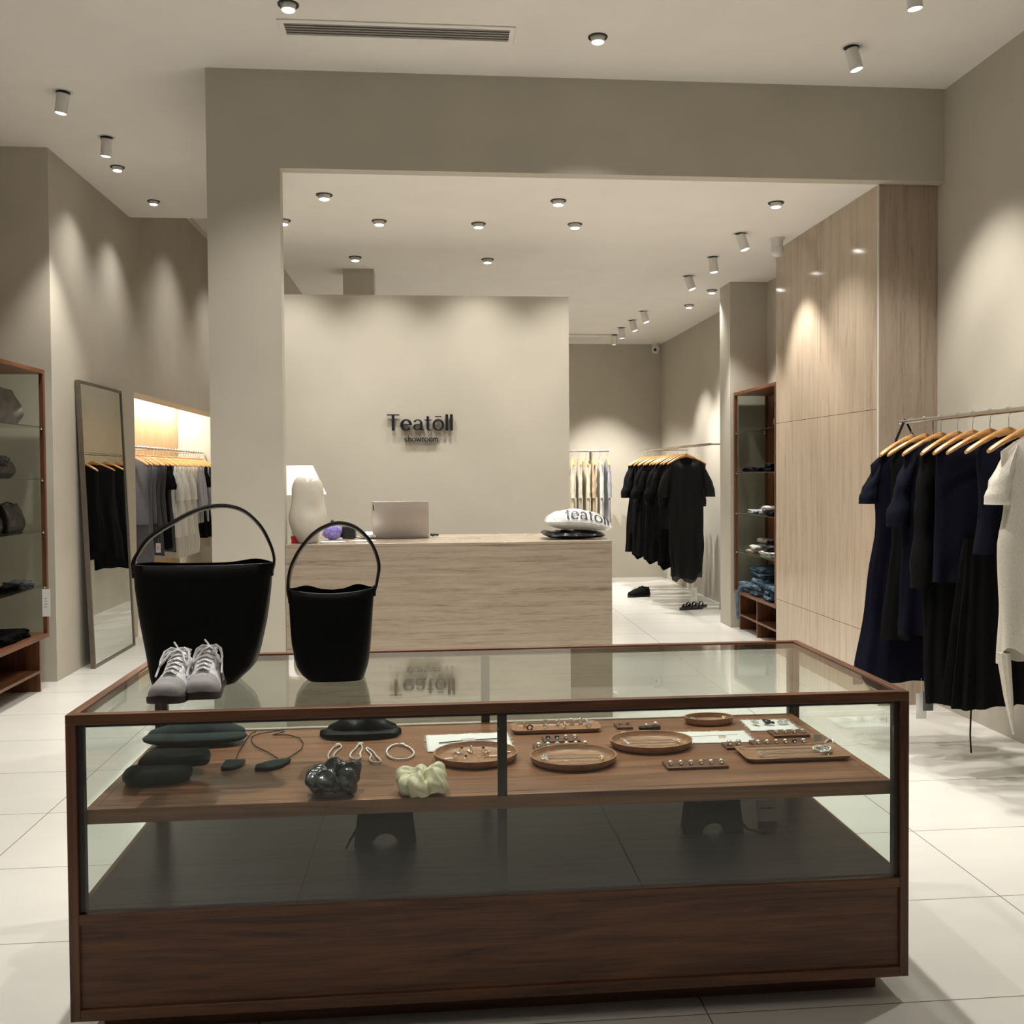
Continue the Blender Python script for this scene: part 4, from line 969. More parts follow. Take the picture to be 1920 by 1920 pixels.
tagcard('price_tag', 'white price tag on black clothes reflected in the left mirror', (-1.98, 10.2, .95), .05, .11, 'paper', 0, .05)

# ------------------------------------------------------------------ shelf units
def shelf_unit(label, y0, y1, xf, xb, zs, zb, base_side):
    """front face at x=xf, back at x=xb, glass shelves at heights zs, thick board at zb"""
    t = thing('shelf_unit', label, 'shelf', (0, 0, 0)); sg = 1 if xb > xf else -1; H = 2.235; p = .03
    def xr(a, b): return (min(a, b), max(a, b))
    a, b = xr(xf, xb)
    MB().box(a, b, y0, y1, H-.03, H).build('top_board', 'walnut_y', t, bevel=.002)
    for y in (y0, y1-p):
        for x in (xf, xb-sg*p):
            c, d = xr(x, x+sg*p); B(c, d, y, y+p, zb, H-.03).build('corner_post', 'walnut_z', t, bevel=.0015)
    c, d = xr(xb-sg*.012, xb-sg*.004); B(c, d, y0+p, y1-p, zb, H-.03).build('back_panel', 'walnut_z', t)
    for y in (y0+.006, y1-.012):
        c, d = xr(xf+sg*p, xb-sg*p); B(c, d, y, y+.006, zb, H-.03).build('side_glass', 'grey_glass', t)
    for z in zs:
        c, d = xr(xf+sg*.004, xb-sg*p); B(c, d, y0+p, y1-p, z-.008, z).build('glass_shelf', 'shelf_glass', t)
        c, d = xr(xf+sg*.004, xb-sg*p)
        m = MB()
        for y in (y0+p+.01, y1-p-.01):
            m.sphere((xf+sg*.015, y, z-.014), .008, 8, 6); m.sphere((xb-sg*.045, y, z-.014), .008, 8, 6)
        for q in range(0): pass
        m.build('shelf_pins', 'chrome', t)
    B(a, b, y0, y1, zb-.03, zb).build('base_board', 'walnut_y', t, bevel=.002)
    # open cubby below
    xi = xf+sg*.035; a, b = xr(xi, xb); yy0, yy1 = y0+.07, y1-.07; zt = zb-.0302
    for y in (yy0, yy1-.02, (yy0+yy1)/2): B(a, b, y, y+.02, 0, zt).build('cubby_side', 'walnut_z', t)
    for u, v in ((yy0+.0201, (yy0+yy1)/2-.0001), ((yy0+yy1)/2+.0201, yy1-.0201)): B(a, b, u, v, .13, .15).build('cubby_shelf', 'walnut_y', t)
    c, d = xr(xb-sg*.012, xb-sg*.002); B(c, d, yy0+.02, yy1-.02, .15, zt).build('cubby_back', 'walnut', t)
    return t
shelf_unit('dark walnut shelf unit with glass shelves at left edge', 5.55, 7.13, -2.675, -3.09, (1.838, 1.480, 1.118, .735), .40, 1)
shelf_unit('dark walnut shelf unit with glass shelves between stone wall and pilaster', 7.95, 9.09, 2.862, 3.195, (1.864, 1.486, 1.107, .742), .372, 1)

def folded(name, label, cat, x, y, z, w, d, h, mat, seed, layers=2, rz=0, messy=.006, group=None):
    """a folded garment: layered rounded slabs with wrinkles, front fold visible"""
    m = MB(); rnd = random.Random(seed)
    for l in range(layers):
        hh = h/layers; z0 = l*hh; ww = w*(1-.05*rnd.random()); dd = d*(1-.06*rnd.random()); ox, oy = rnd.uniform(-.01, .01), rnd.uniform(-.01, .01); rings = []
        for k in range(9):
            f = k/8; ins = .5*hh*(1-math.sqrt(max(0, 1-(2*f-1)**2))); rings.append([(ox+a_, oy+b_, z0+hh*f) for a_, b_ in dense(rrect(ww-2*ins, dd-2*ins, .02, 4))])
        # top fill
        top = rings[-1]
        for s_ in (.8, .55, .3): rings.append([(ox+(a_-ox)*s_, oy+(b_-oy)*s_, c_+.004*(1-s_)) for a_, b_, c_ in top])
        m.loft(rings)
    m.xf(lambda a, b, c: (a+noise.noise(Vector((a*16+seed, b*16, c*30)))*messy*2.0, b+noise.noise(Vector((a*16, b*16+seed, c*30)))*messy*2.0, max(.0008, c+noise.noise(Vector((a*22+seed, b*22, seed)))*messy*(.3+c/h))))
    o = m.build(name, mat, ang=60); o.location = (x, y, z); o.rotation_euler = (0, 0, R(rz)); tag(o, label, cat, group); return o
def dense(poly):
    o = []
    for i in range(len(poly)):
        a, b = poly[i], poly[(i+1) % len(poly)]; L = math.hypot(b[0]-a[0], b[1]-a[1]); n = max(1, int(L/.02))
        for k in range(n): o.append((a[0]+(b[0]-a[0])*k/n, a[1]+(b[1]-a[1])*k/n))
    return o
# right shelf contents
e = .0008
folded('jeans', 'mid-blue jeans folded at the base of right shelf stack, far end', 'jeans', 3.00, 8.84, .372+e, .24, .28, .085, 'denim_light', 1, 2, 10, .014, 'folded jeans')
folded('jeans', 'dark blue rumpled jeans at the near end of right shelf base', 'jeans', 3.00, 8.22, .372+e, .24, .30, .13, 'denim', 2, 3, -6, .016, 'folded jeans')
folded('jeans', 'pale blue jeans lying across the middle of right shelf base', 'jeans', 3.00, 8.53, .372+e, .24, .27, .16, 'denim_light', 3, 3, 4, .016, 'folded jeans')
folded('jeans', 'teal-blue jeans on top of the jeans pile on right shelf', 'jeans', 3.00, 8.56, .372+.172, .22, .42, .085, 'denim', 4, 2, -4, .016, 'folded jeans')
o = MB().tube([(2.85, 8.86, .42), (2.835, 8.88, .36), (2.835, 8.90, .25), (2.84, 8.90, .12)], .022, 10, flat=.5).build('jeans', 'denim'); tag(o, 'denim leg dangling off the far corner of right shelf', 'jeans')
folded('sweater', 'cream folded knit on fourth glass shelf of right unit', 'sweater', 3.0, 8.70, .742+e, .24, .26, .035, 'cream', 5, 1, 3)
folded('shirt', 'off-white folded shirt on the cream knit, right unit', 'shirt', 3.0, 8.66, .742+.042, .22, .25, .035, 'white', 6, 1, -4)
folded('shirt', 'white folded shirt at near end of fourth glass shelf', 'shirt', 3.0, 8.28, .742+e, .24, .24, .05, 'white', 7, 2, 6, .012)
folded('trousers', 'charcoal folded trousers on the white shirt, right unit', 'trousers', 3.0, 8.28, .742+.062, .22, .26, .04, 'charcoal', 8, 1, -5, .012)
folded('trousers', 'grey-brown garment topping the fourth shelf pile, right unit', 'trousers', 3.0, 8.42, .742+.115, .2, .24, .035, 'bag_grey', 9, 1, 8, .012)
folded('shirt', 'blue and white patterned garment on third glass shelf, right unit', 'shirt', 3.0, 8.60, 1.107+e, .25, .34, .035, 'stripe', 10, 2, 3, .012)
folded('shirt', 'white crumpled cloth on the third shelf of right unit', 'shirt', 3.0, 8.38, 1.107+.045, .2, .2, .03, 'white', 11, 1, -9, .014)
folded('trousers', 'black folded trousers on third shelf at near end, right unit', 'trousers', 3.0, 8.20, 1.107+e, .24, .22, .035, 'black', 12, 1, 2)
folded('jacket', 'navy garment spread flat on second glass shelf, right unit', 'jacket', 3.0, 8.62, 1.486+e, .26, .50, .038, 'navy', 13, 1, 0, .012)
folded('jacket', 'navy bundle with white lining on second shelf, right unit', 'jacket', 3.0, 8.22, 1.486+e, .24, .24, .07, 'navy', 14, 2, -4, .014)
o = MB().sphere((0, 0, .02), .028, 12, 8, (1, 1.2, .7)).build('rolled_cloth', 'white'); o.location = (3.0, 8.24, 1.562); tag(o, 'white cloth end poking up from the navy bundle', 'cloth')
def handbag(label, x, y, z, w, d, h, mat, rz=0, seed=1, handle=True):
    t = thing('handbag', label, 'handbag', (x, y, z), R(rz)); rings = []
    for k in range(12):
        f = k/11; bulge = sin(pi*min(1, f*1.05))**.5 if 0 < f < 1 else .3
        pr_ = rrect(w*(.80+.2*bulge*(1-.2*f)), max(.02, d*(.35+.65*bulge)*(1-.45*f)), .01+.004*k % .01, 4)
        rings.append([(a, b, h*f+.0) for a, b in dense(pr_)][:]) if k == 0 else rings.append([(a, b, h*f) for a, b in resample(pr_, len(rings[0]))])
    rings[0] = [(a, b, 0) for a, b in resample([(p_[0], p_[1]) for p_ in rings[0]], len(rings[0]))]
    MB().loft(rings).xf(lambda a, b, c: (a+noise.noise(Vector((a*14+seed, b*14, c*14)))*.012, b+noise.noise(Vector((a*14, b*14+seed, c*14)))*.012, max(0, c+noise.noise(Vector((a*14, b*14, c*14+seed)))*.012*(c/h)))).build('bag_body', mat, t, ang=60)
    MB().tube([(-w*.38, 0, h*.86), (-w*.3, .0, h*1.0), (0, 0, h*1.06), (w*.3, 0, h*1.0), (w*.38, 0, h*.86)] if handle else [(-w*.3, -d*.3, h*.9), (0, -d*.45, h*.6), (w*.3, -d*.3, h*.9)], .006, 8).build('handle', mat, t)
    MB().tube([(-w*.36, -d*.1, h*.92), (0, -d*.12, h*.95), (w*.36, -d*.1, h*.92)], .003, 6).build('zip', 'chrome', t)
    return t
def resample(poly, n):
    P = [Vector((a, b)) for a, b in poly]; L = [0]
    for i in range(len(P)): L.append(L[-1]+(P[(i+1) % len(P)]-P[i]).length)
    o = []; j = 0
    for k in range(n):
        s_ = L[-1]*k/n
        while L[j+1] < s_: j += 1
        f = (s_-L[j])/(L[j+1]-L[j]+1e-9); q = P[j].lerp(P[(j+1) % len(P)], f); o.append((q.x, q.y))
    return o
handbag('dark striped handbag on the top glass shelf of right unit', 3.02, 8.20, 1.864+e, .26, .16, .14, 'bag_dark', 80, 4)
# left shelf contents
handbag('slouchy bronze-grey leather bag on top glass shelf, left unit', -2.86, 6.78, 1.838+e, .36, .22, .24, 'bag_grey', 80, 2)
handbag('round glossy black bag on second glass shelf, left unit', -2.86, 6.74, 1.480+e, .28, .20, .15, 'bag_dark', 85, 3, False)
handbag('black leather handbag with zip on third shelf, left unit', -2.84, 6.88, 1.118+e, .24, .18, .19, 'bag_dark', 85, 5)
handbag('glossy black handbag cut by left edge on third shelf', -2.84, 6.56, 1.118+e, .24, .18, .17, 'bag_dark', 95, 6)
folded('cap', 'black folded cloth cap on fourth glass shelf, left unit', 'cap', -2.86, 6.66, .735+e, .24, .30, .05, 'black', 21, 2, 0, .014)
folded('scarf', 'brown folded scarf at front of fourth shelf, left unit', 'scarf', -2.80, 6.42, .735+.056, .16, .22, .03, 'bag_grey', 22, 1, 0, .012)
folded('scarf', 'dark knit with metal trim on fourth shelf, left unit', 'scarf', -2.80, 6.90, .735+e, .20, .18, .045, 'charcoal', 23, 1, 14, .014)
folded('shirt', 'flat black garment with white label on left unit base', 'shirt', -2.86, 6.72, .40+e, .28, .50, .055, 'black', 24, 2, 0, .012)
tagcard('price_tag', 'long white printed price tag over the edge of left shelf', (-2.655, 7.03, .715), .052, .19, 'paper', 0, .02)
# ------------------------------------------------------------------ goods inside the display case (shelf surface z)
Q = .6199
def at(px, py): return on(px, py, Q)
def box_on(x0, x1, y0, y1):
    """photo box of a flat thing on the shelf -> centre, width, depth"""
    ym = (y0+y1)/2; a = at(x0, ym); b = at(x1, ym); c = at((x0+x1)/2, y1); d = at((x0+x1)/2, y0)
    return (a.x+b.x)/2, (c.y+d.y)/2, b.x-a.x, d.y-c.y
def tray(kind, label, x0, x1, y0, y1, cat='tray', hh=.024, rz=0):
    cx, cy, w, d = box_on(x0, x1, y0, y1-8)
    t = thing('tray', label, cat, (cx, cy, Q), R(rz)); n = 56
    def ell(s_, z, ex=0):
        if kind == 'oval': return [((w/2*s_+ex)*cos(2*pi*k/n), (d/2*s_+ex)*sin(2*pi*k/n), z) for k in range(n)]
        return [(a, b, z) for a, b in resample(rrect(w*s_+2*ex, d*s_+2*ex, .02*max(.3, s_), 4), n)]
    rings = [ell(.80, .0), ell(.90, .001), ell(.97, .008), ell(1, hh), ell(1, hh, -.001), ell(1, hh, -.005), ell(.94, .010, -.003), ell(.86, .005, -.003), ell(.5, .004), ell(.1, .004)]
    MB().loft(rings).build('tray_dish', 'tray', t, ang=50)
    return t, cx, cy, w, d
def chain(name, label, cat, pts, r, mat='silver', beads=None, z=.0, closed=False, extra=None):
    P = [Vector(p) for p in pts]
    # smooth
    for _ in range(2):
        q = []
        n = len(P); rng = range(n) if closed else range(n-1)
        if not closed: q.append(P[0])
        for i in rng: a, b = P[i], P[(i+1) % n]; q += [a.lerp(b, .25), a.lerp(b, .75)]
        if not closed: q.append(P[-1])
        P = q
    m = MB()
    if beads:
        acc = 0; last = P[0]; m.sphere(P[0], r, 8, 6)
        seqp = P[1:]+([P[0]] if closed else [])
        for p_ in seqp:
            while (p_-last).length >= beads:
                last = last+(p_-last).normalized()*beads; m.sphere(last, r, 8, 6)
    else: m.tube(P, r, 5, closed=closed)
    if extra: extra(m)
    o = m.build(name, mat); return tag(o, label, cat)
def stud(label, x, y, z, mat, r, group):
    m = MB().sphere((0, 0, r*.95), r, 10, 8)
    o = m.build('earring', mat); o.location = (x, y, z); return tag(o, label, 'earring', None) or o
def plaque(label, x0, x1, y0, y1, n, mats, r=.007, kind='ball', short='plaque'):
    cx, cy, w, d = box_on(x0, x1, y0, y1); d = min(d, .075)
    t = thing('jewellery_block', label, 'display block', (cx, cy, Q)); B(-w/2, w/2, -d/2, d/2, .0002, .008).build('block', 'plaque', t, bevel=.001)
    for k in range(n):
        x = cx-w/2+w*(k+.5)/n; mt = mats[k % len(mats)]; col = {'silver': 'silver', 'pearl': 'pearl', 'gold': 'gold', 'satin_black': 'dark'}[mt]
        g = thing('earring', '%s stud earring, %s from the left on %s' % (col, ORD[k], short), 'earring', (x, cy-d*.12, Q+.0082), 0, 'stud earrings on wooden blocks')
        bd = MB().sphere((0, 0, r*.9), r, 10, 8, (1, 1, .9)).build('bead', mt, g)
        MB().sphere((0, -r*1.1, r*.4), r*.5, 8, 6).build('drop', 'silver' if mt != 'silver' else 'gold', bd)
    return t
# cloths
def fray(label, x0, x1, y0, y1, rz=0):
    cx, cy, w, d = box_on(x0, x1, y0, y1); rnd = random.Random(int(x0))
    t = thing('cloth', label, 'cloth', (cx, cy, Q), R(rz)); n = 24; mth = 10; vs = []
    for j in range(mth+1):
        for i in range(n+1): vs.append(((i/n-.5)*w, (j/mth-.5)*d, .001+.0016*(.5+noise.noise(Vector((i*.5, j*.5, x0))))))
    MB().add(vs, [(j*(n+1)+i, j*(n+1)+i+1, (j+1)*(n+1)+i+1, (j+1)*(n+1)+i) for j in range(mth) for i in range(n)]).build('fabric', 'paper', t, solid=.0008)
    m = MB()
    for k in range(90):
        s_ = rnd.random(); side = rnd.choice('lrtb'); l = rnd.uniform(.003, .010)
        if side in 'lr': sx = -1 if side == 'l' else 1; x, y = sx*w/2, (s_-.5)*d; m.tube([(x, y, .0025), (x+sx*l*.6, y+rnd.uniform(-.003, .003), .0035), (x+sx*l, y+rnd.uniform(-.006, .006), .002)], .0006, 4)
        else: sy = -1 if side == 'b' else 1; x, y = (s_-.5)*w, sy*d/2; m.tube([(x, y, .0025), (x+rnd.uniform(-.003, .003), y+sy*l*.6, .0035), (x+rnd.uniform(-.006, .006), y+sy*l, .002)], .0006, 4)
    o = m.build('frayed_edge', 'paper', t); o['kind'] = 'stuff'
    return cx, cy, w, d
c1 = fray('frayed white cloth under a black strap, left of centre mullion', 800, 958, 1377, 1408, 2)
c2 = fray('frayed white cloth strip in case centre right, under thin necklace', 1260, 1408, 1372, 1394, -2)
c3 = fray('frayed white cloth at the back right corner of case', 1398, 1490, 1350, 1371, -3)
# black strap bracelet with buckle
cx, cy, w, d = c1
t = thing('strap_bracelet', 'black strap with silver buckle on white cloth', 'bracelet', (cx, cy, Q+.004), R(9))
MB().tube([(-w*.36, 0, .002), (-.02, 0, .003), (.02, 0, .003), (w*.36, 0, .002)], .0035, 8, flat=.5).build('strap', 'leather', t)
MB().plate(rrect(.045, .014, .003), .004, .008).build('buckle', 'silver', t, bevel=.001)
MB().tube([(w*.36, 0, .003), (w*.42, .006, .003), (w*.40, -.004, .004), (w*.45, 0, .003)], .0012, 5).build('chain_end', 'silver', t)
chain('necklace', 'thin necklace laid along centre right white cloth', 'necklace', [(c2[0]-c2[2]*.45, c2[1]+.004, Q+.005), (c2[0], c2[1]+.002, Q+.005), (c2[0]+c2[2]*.36, c2[1]+.010, Q+.005)], .0009, 'silver')
chain('brooch', 'small gold brooch on centre right white cloth', 'brooch', [(c2[0]+.02, c2[1]-.012, Q+.005), (c2[0]+.035, c2[1]-.004, Q+.008), (c2[0]+.048, c2[1]-.014, Q+.005), (c2[0]+.03, c2[1]-.02, Q+.008)], .002, 'gold', closed=True)
for k, (dx, mt, lb_) in enumerate(((-.055, 'silver', 'silver chain heap at the left of back right cloth'), (-.005, 'satin_black', 'dark beaded chain heap in the middle of back right cloth'), (.045, 'silver', 'silver and dark chain heap at the right of back right cloth'))):
    rnd = random.Random(k); pts = [(c3[0]+dx+rnd.uniform(-.022, .022), c3[1]+rnd.uniform(-.018, .018), Q+.007+rnd.uniform(0, .012)) for _ in range(14)]
    chain('chain', lb_, 'chain', pts, .0032, mt, beads=.0055, closed=True)
# trays
def necklaces(base, cx, cy, w, d, n, short, mats=('gold', 'silver', 'silver'), seed=0):
    rnd = random.Random(seed)
    for k in range(n):
        y = cy+(k-(n-1)/2)*d*.15; z = Q+.0075
        pts = [(cx+w*(-.30+.62*i/7)+0, y+rnd.uniform(-.004, .004)+.012*(.5-abs(i/7-.5)), z) for i in range(8)]
        pts += [(cx+w*.32, y-.006, z), (cx+w*.30, y-.012, z)]
        chain('necklace', '%s fine necklace from the front in %s' % (ORD[k], short), 'necklace', pts, .0017, mats[k % len(mats)], beads=.0038 if k % 2 else None)
    for sg, lb_ in ((-1, 'left'), (1, 'right')):
        pts = [(cx+sg*w*.33+rnd.uniform(-.012, .012), cy+rnd.uniform(-.22, .22)*d, Q+.008+rnd.uniform(0, .010)) for _ in range(9)]
        chain('charm', 'cluster of silver charms at the %s of %s' % (lb_, short), 'charm', pts, .0026, 'silver' if sg < 0 else mats[0], beads=.0062, closed=True)
tr, cx, cy, w, d = tray('oval', 'oval wooden tray of necklaces, front centre just right of mullion', 993, 1158, 1408, 1458); necklaces(None, cx, cy, w, d, 4, 'the front centre oval tray', seed=1)
tr, cx, cy, w, d = tray('oval', 'oval wooden tray of necklaces, right of the front centre one', 1143, 1300, 1382, 1425); necklaces(None, cx, cy, w, d, 4, 'the centre right oval tray', seed=2)
tr, cx, cy, w, d = tray('oval', 'small oval wooden tray near the back of case', 1282, 1376, 1348, 1371); necklaces(None, cx, cy, w, d, 2, 'the small back oval tray', ('gold', 'silver'), 3)
tr, cx, cy, w, d = tray('rect', 'rectangular wooden tray heaped with silver necklaces at right', 1384, 1588, 1403, 1438, hh=.014); necklaces(None, cx, cy, w, d, 5, 'the right rectangular tray', ('silver', 'gold', 'silver'), 4)
rnd = random.Random(5)
for k in range(2):
    pts = [(cx+w*.3+rnd.uniform(-.03, .03), cy+rnd.uniform(-.2, .3)*d, Q+.010+rnd.uniform(0, .012)) for _ in range(14)]
    chain('chain', ('upper' if k else 'lower')+' tangled silver chain in the right rectangular tray', 'chain', pts, .0028, 'silver', beads=.005, closed=True)
tr, cx, cy, w, d = tray('oval', 'round wooden tray of tagged rings behind the mullion', 813, 972, 1403, 1453)
for k in range(9):
    a = k*2.4; rr_ = .14+.28*((k*.37) % 1); x, y = cx+w*rr_*cos(a)*.9, cy+d*rr_*sin(a)*.9
    g = thing('ring', '%s tagged ring in the round tray' % ORD[k], 'ring', (x, y, Q+.0065), a, 'tagged rings in the round tray')
    MB().tube([(.0085*cos(q*pi/8), 0, .0095+.0085*sin(q*pi/8)) for q in range(16)], .0016, 6, closed=True).build('band', 'gold' if k % 3 == 0 else 'silver', g)
    MB().sphere((0, 0, .020), .0042, 8, 6).build('stone', 'satin_black' if k % 2 else 'pearl', g)
    MB().plate(rrect(.026, .008, .002, cx=.020), .0022, .003).build('tag', 'paper', g)
tr, cx, cy, w, d = tray('rect', 'rectangular wooden tray of ear cuffs at the back of case', 958, 1126, 1360, 1384, hh=.014)
for k, (u, v, mt) in enumerate(((-.30, -.25, 'satin_black'), (-.34, .2, 'gold'), (-.12, -.2, 'pearl'), (-.10, .35, 'silver'), (.04, .3, 'silver'), (.10, -.05, 'gold'), (.20, .32, 'silver'), (.30, .38, 'silver'), (.36, .15, 'silver'), (.36, -.2, 'silver'))):
    g = thing('ear_cuff', '%s ear cuff in the back rectangular tray' % ORD[k], 'earring', (cx+u*w, cy+v*d, Q+.0062), k, 'ear cuffs in the back tray')
    MB().tube([(.009*cos(q*pi/7), 0, .010+.009*sin(q*pi/7)) for q in range(12)], .0028, 7).build('hoop', mt, g)
    MB().sphere((.006, 0, .004), .0045, 8, 6).build('bead', mt, g)
plaque('wooden block with dark and pearl studs behind the front centre tray', 1018, 1086, 1383, 1394, 4, ('satin_black', 'satin_black', 'gold', 'pearl'), .0075, short='the dark-and-pearl block')
plaque('wooden block of clustered silver earrings touching the front centre tray', 1000, 1106, 1397, 1408, 6, ('silver', 'silver', 'pearl', 'pearl', 'gold', 'silver'), .0085, short='the block behind front centre tray')
plaque('tiny wooden block with two studs at the back', 1154, 1184, 1359, 1368, 2, ('satin_black', 'satin_black'), .005, short='the tiny back block')
plaque('small wooden block with two round silver earrings', 1357, 1392, 1395, 1406, 2, ('silver', 'silver'), .010, short='the two-stud block by right tray')
plaque('dark wooden block of four pearl studs at right', 1444, 1513, 1371, 1384, 4, ('pearl', 'silver', 'pearl', 'pearl'), .0075, short='the dark block at right')
plaque('wooden block of six studs behind the right tray', 1409, 1515, 1390, 1403, 6, ('silver', 'silver', 'gold', 'gold', 'satin_black', 'silver'), .0075, short='the block behind right tray')
plaque('wooden block of six studs at the front edge', 1245, 1362, 1428, 1444, 6, ('silver', 'silver', 'pearl', 'gold', 'silver', 'silver'), .0075, short='the front edge block')
p_ = at(1218, 1368)
g = thing('hair_clip', 'dark bar clip with silver studs near the back', 'hair clip', (p_.x, p_.y, Q), R(10))
MB().plate(rrect(.075, .02, .004), .001, .012).build('bar', 'plastic_black', g, bevel=.002)
MB().sphere((-.012, 0, .016), .007, 8, 6).build('stud', 'silver', g); MB().sphere((.022, 0, .018), .009, 8, 6).build('stud', 'silver', g)
p_ = at(1180, 1381); chain('bracelet', 'small silver bracelet behind centre right oval tray', 'bracelet', [(p_.x+.028*cos(a), p_.y+.022*sin(a), Q+.006+.008*sin(a*2)**2) for a in [k*pi/5 for k in range(10)]], .0028, 'silver', beads=.005, closed=True)
# pearl bracelets
def loop_px(px): return [(at(a, b).x, at(a, b).y, Q+.0045) for a, b in px]
chain('bracelet', 'round pearl bracelet, rightmost of the pearl strands', 'bracelet', loop_px([(738, 1399), (728, 1405), (724, 1412), (727, 1420), (738, 1426), (752, 1427), (767, 1425), (777, 1418), (775, 1410), (766, 1403), (755, 1399), (747, 1398)]), .0036, 'pearl', beads=.0062, closed=True)
chain('bracelet', 'wavy pearl strand with bow, left of the middle pair', 'bracelet', loop_px([(672, 1398), (668, 1406), (660, 1412), (655, 1420), (660, 1426), (672, 1427), (678, 1422), (674, 1415), (680, 1408), (678, 1399)]), .0033, 'pearl', beads=.0058, closed=True)
chain('bracelet', 'wavy pearl strand with bow, right of the middle pair', 'bracelet', loop_px([(684, 1404), (690, 1412), (698, 1418), (692, 1426), (698, 1433), (712, 1433), (716, 1429), (706, 1422), (702, 1414), (692, 1406)]), .0033, 'pearl', beads=.0058, closed=True)
chain('bracelet', 'narrow pearl strand, leftmost of the pearl strands', 'bracelet', loop_px([(628, 1401), (620, 1410), (614, 1420), (618, 1428), (627, 1431), (630, 1426), (624, 1420), (630, 1412), (641, 1404), (640, 1400)]), .0030, 'pearl', beads=.0055, closed=True)
for i, (a, b, l) in enumerate(((754, 1399, 'silver clasp of the rightmost pearl bracelet'), (676, 1398, 'white bow tag on middle pearl strands'), (634, 1400, 'white ribbon end on the leftmost pearl strand'))):
    q = at(a, b); o = MB().sphere((0, 0, .006), .007, 10, 6, (1.5, .8, .7)).build('clasp', 'silver' if i == 0 else 'paper'); o.location = (q.x, q.y, Q); tag(o, l, 'clasp')
chain('bracelet', 'pearl bow bracelet beside the right tray', 'bracelet', loop_px([(1546, 1396), (1554, 1388), (1562, 1390), (1563, 1396), (1556, 1400), (1546, 1397), (1538, 1402), (1534, 1407), (1540, 1410), (1546, 1402)]), .0038, 'pearl', beads=.0065, closed=True)
q = at(1538, 1397); g = thing('jewellery_tag', 'small white tag on the pearl bow bracelet', 'tag', (q.x, q.y+.02, Q), R(-20)); B(-.012, .012, -.0007, .0007, .008, .03).build('card', 'paper', g); MB().tube([(0, 0, .001), (0, .001, .010)], .0012, 5).build('string', 'paper', g)
# scrunchies
def scrunchie(label, px, py, mat, seed, R0=.040, r0=.027):
    q = at(px, py); m = MB(); rings = []; n, k2 = 150, 30; rnd = random.Random(seed)
    cuts = sorted([(i+rnd.uniform(-.22, .22))*2*pi/6 for i in range(6)]); big = [rnd.uniform(.85, 1.25) for _ in cuts]; lift = [rnd.uniform(-.004, .014) for _ in cuts]
    for i in range(n):
        a = 2*pi*i/n; j0 = max([j for j in range(6) if cuts[j] <= a], default=5); c0 = cuts[j0]; c1 = cuts[(j0+1) % 6]+(2*pi if j0 == 5 else 0)
        aa = a if a >= c0 else a+2*pi; f = (aa-c0)/(c1-c0); pf = max(0, sin(pi*f))**.55; ring = []
        for j in range(k2):
            b = 2*pi*j/k2
            fold = .17*sin(b*3+seed+j0*1.7+f*5)*pf+.14*noise.noise(Vector((cos(a)*5+seed, sin(a)*5, b*1.3)))+.10*abs(noise.noise(Vector((a*7, b*2, seed))))
            crease = -.20*math.exp(-((b-2.2-j0*.5-f*1.5)/.22)**2)*pf
            r = r0*(.52+.62*pf*big[j0])*(1+fold+crease); rr_ = R0+r*cos(b)*1.05
            ring.append((rr_*cos(a+.10*sin(b*2+j0)), rr_*sin(a+.10*sin(b*2+j0))*.92, r0+r*.95*sin(b)+lift[j0]*pf))
        rings.append(ring)
    rings.append(rings[0]); m.loft(rings, True, False, False)
    zmin = min(v[2] for v in m.v); m.xf(lambda a, b, c: (a*1.15, b*1.1, max(.0004, c-zmin-.009)*1.1))
    o = m.build('scrunchie', mat, ang=80); o.location = (q.x, q.y, Q); o.rotation_euler = (0, 0, seed); return tag(o, label, 'scrunchie')
scrunchie('glossy black satin scrunchie at front of case shelf', 626, 1487, 'satin_black', 1)
scrunchie('cream satin scrunchie at front of case shelf', 792, 1487, 'satin_cream', 2)
# caps and pouches
def softcap(label, x0, x1, y0, y1, mat, h, seed, parts):
    cx, cy, w, d = box_on(x0, x1, y0, y1); return cx, cy, w, d
q0, q1 = at(264, 1400), at(459, 1400)
g = thing('beret', 'dark teal ribbed knit cap folded flat, at back left of case', 'cap', ((q0.x+q1.x)/2, q0.y+.012, Q)); w = q1.x-q0.x
rings = []
for k in range(30):
    f = k/29; x = (f-.5)*w; e_ = max(.0, 1-abs(2*f-1)**3)**.5
    rings.append([(x, .065*e_*cos(a)+.002, .022+(.021)*e_*sin(a)+(0)) for a in [j*2*pi/18 for j in range(18)]])
MB().loft(rings).xf(lambda a, b, c: (a, b, max(.001, c))).build('folded_brim', 'teal', g, ang=70)
rings = []
for k in range(36):
    f = k/35; x = (f-.5)*w*.94; e_ = max(.0, 1-abs(2*f-1)**2.4)**.5; hh = .045+.030*max(0, 1-abs(f-.58)*2.2)
    rings.append([(x, .030+.055*e_*cos(a), .03+(hh*.6)*e_*sin(a)*(1 if sin(a) > 0 else .4)+.0012*sin(k*3.1)*e_) for a in [j*2*pi/16 for j in range(16)]])
MB().loft(rings).xf(lambda a, b, c: (a, b, max(.001, c))).build('crown', 'teal', g, ang=70)
q0, q1 = at(238, 1478), at(404, 1440)
g = thing('knit_hat', 'dark folded knit hat with turned-up edges at front left of case', 'hat', ((q0.x+q1.x)/2-.01, (q0.y+q1.y)/2+.012, Q), R(4)); w = (q1.x-q0.x)
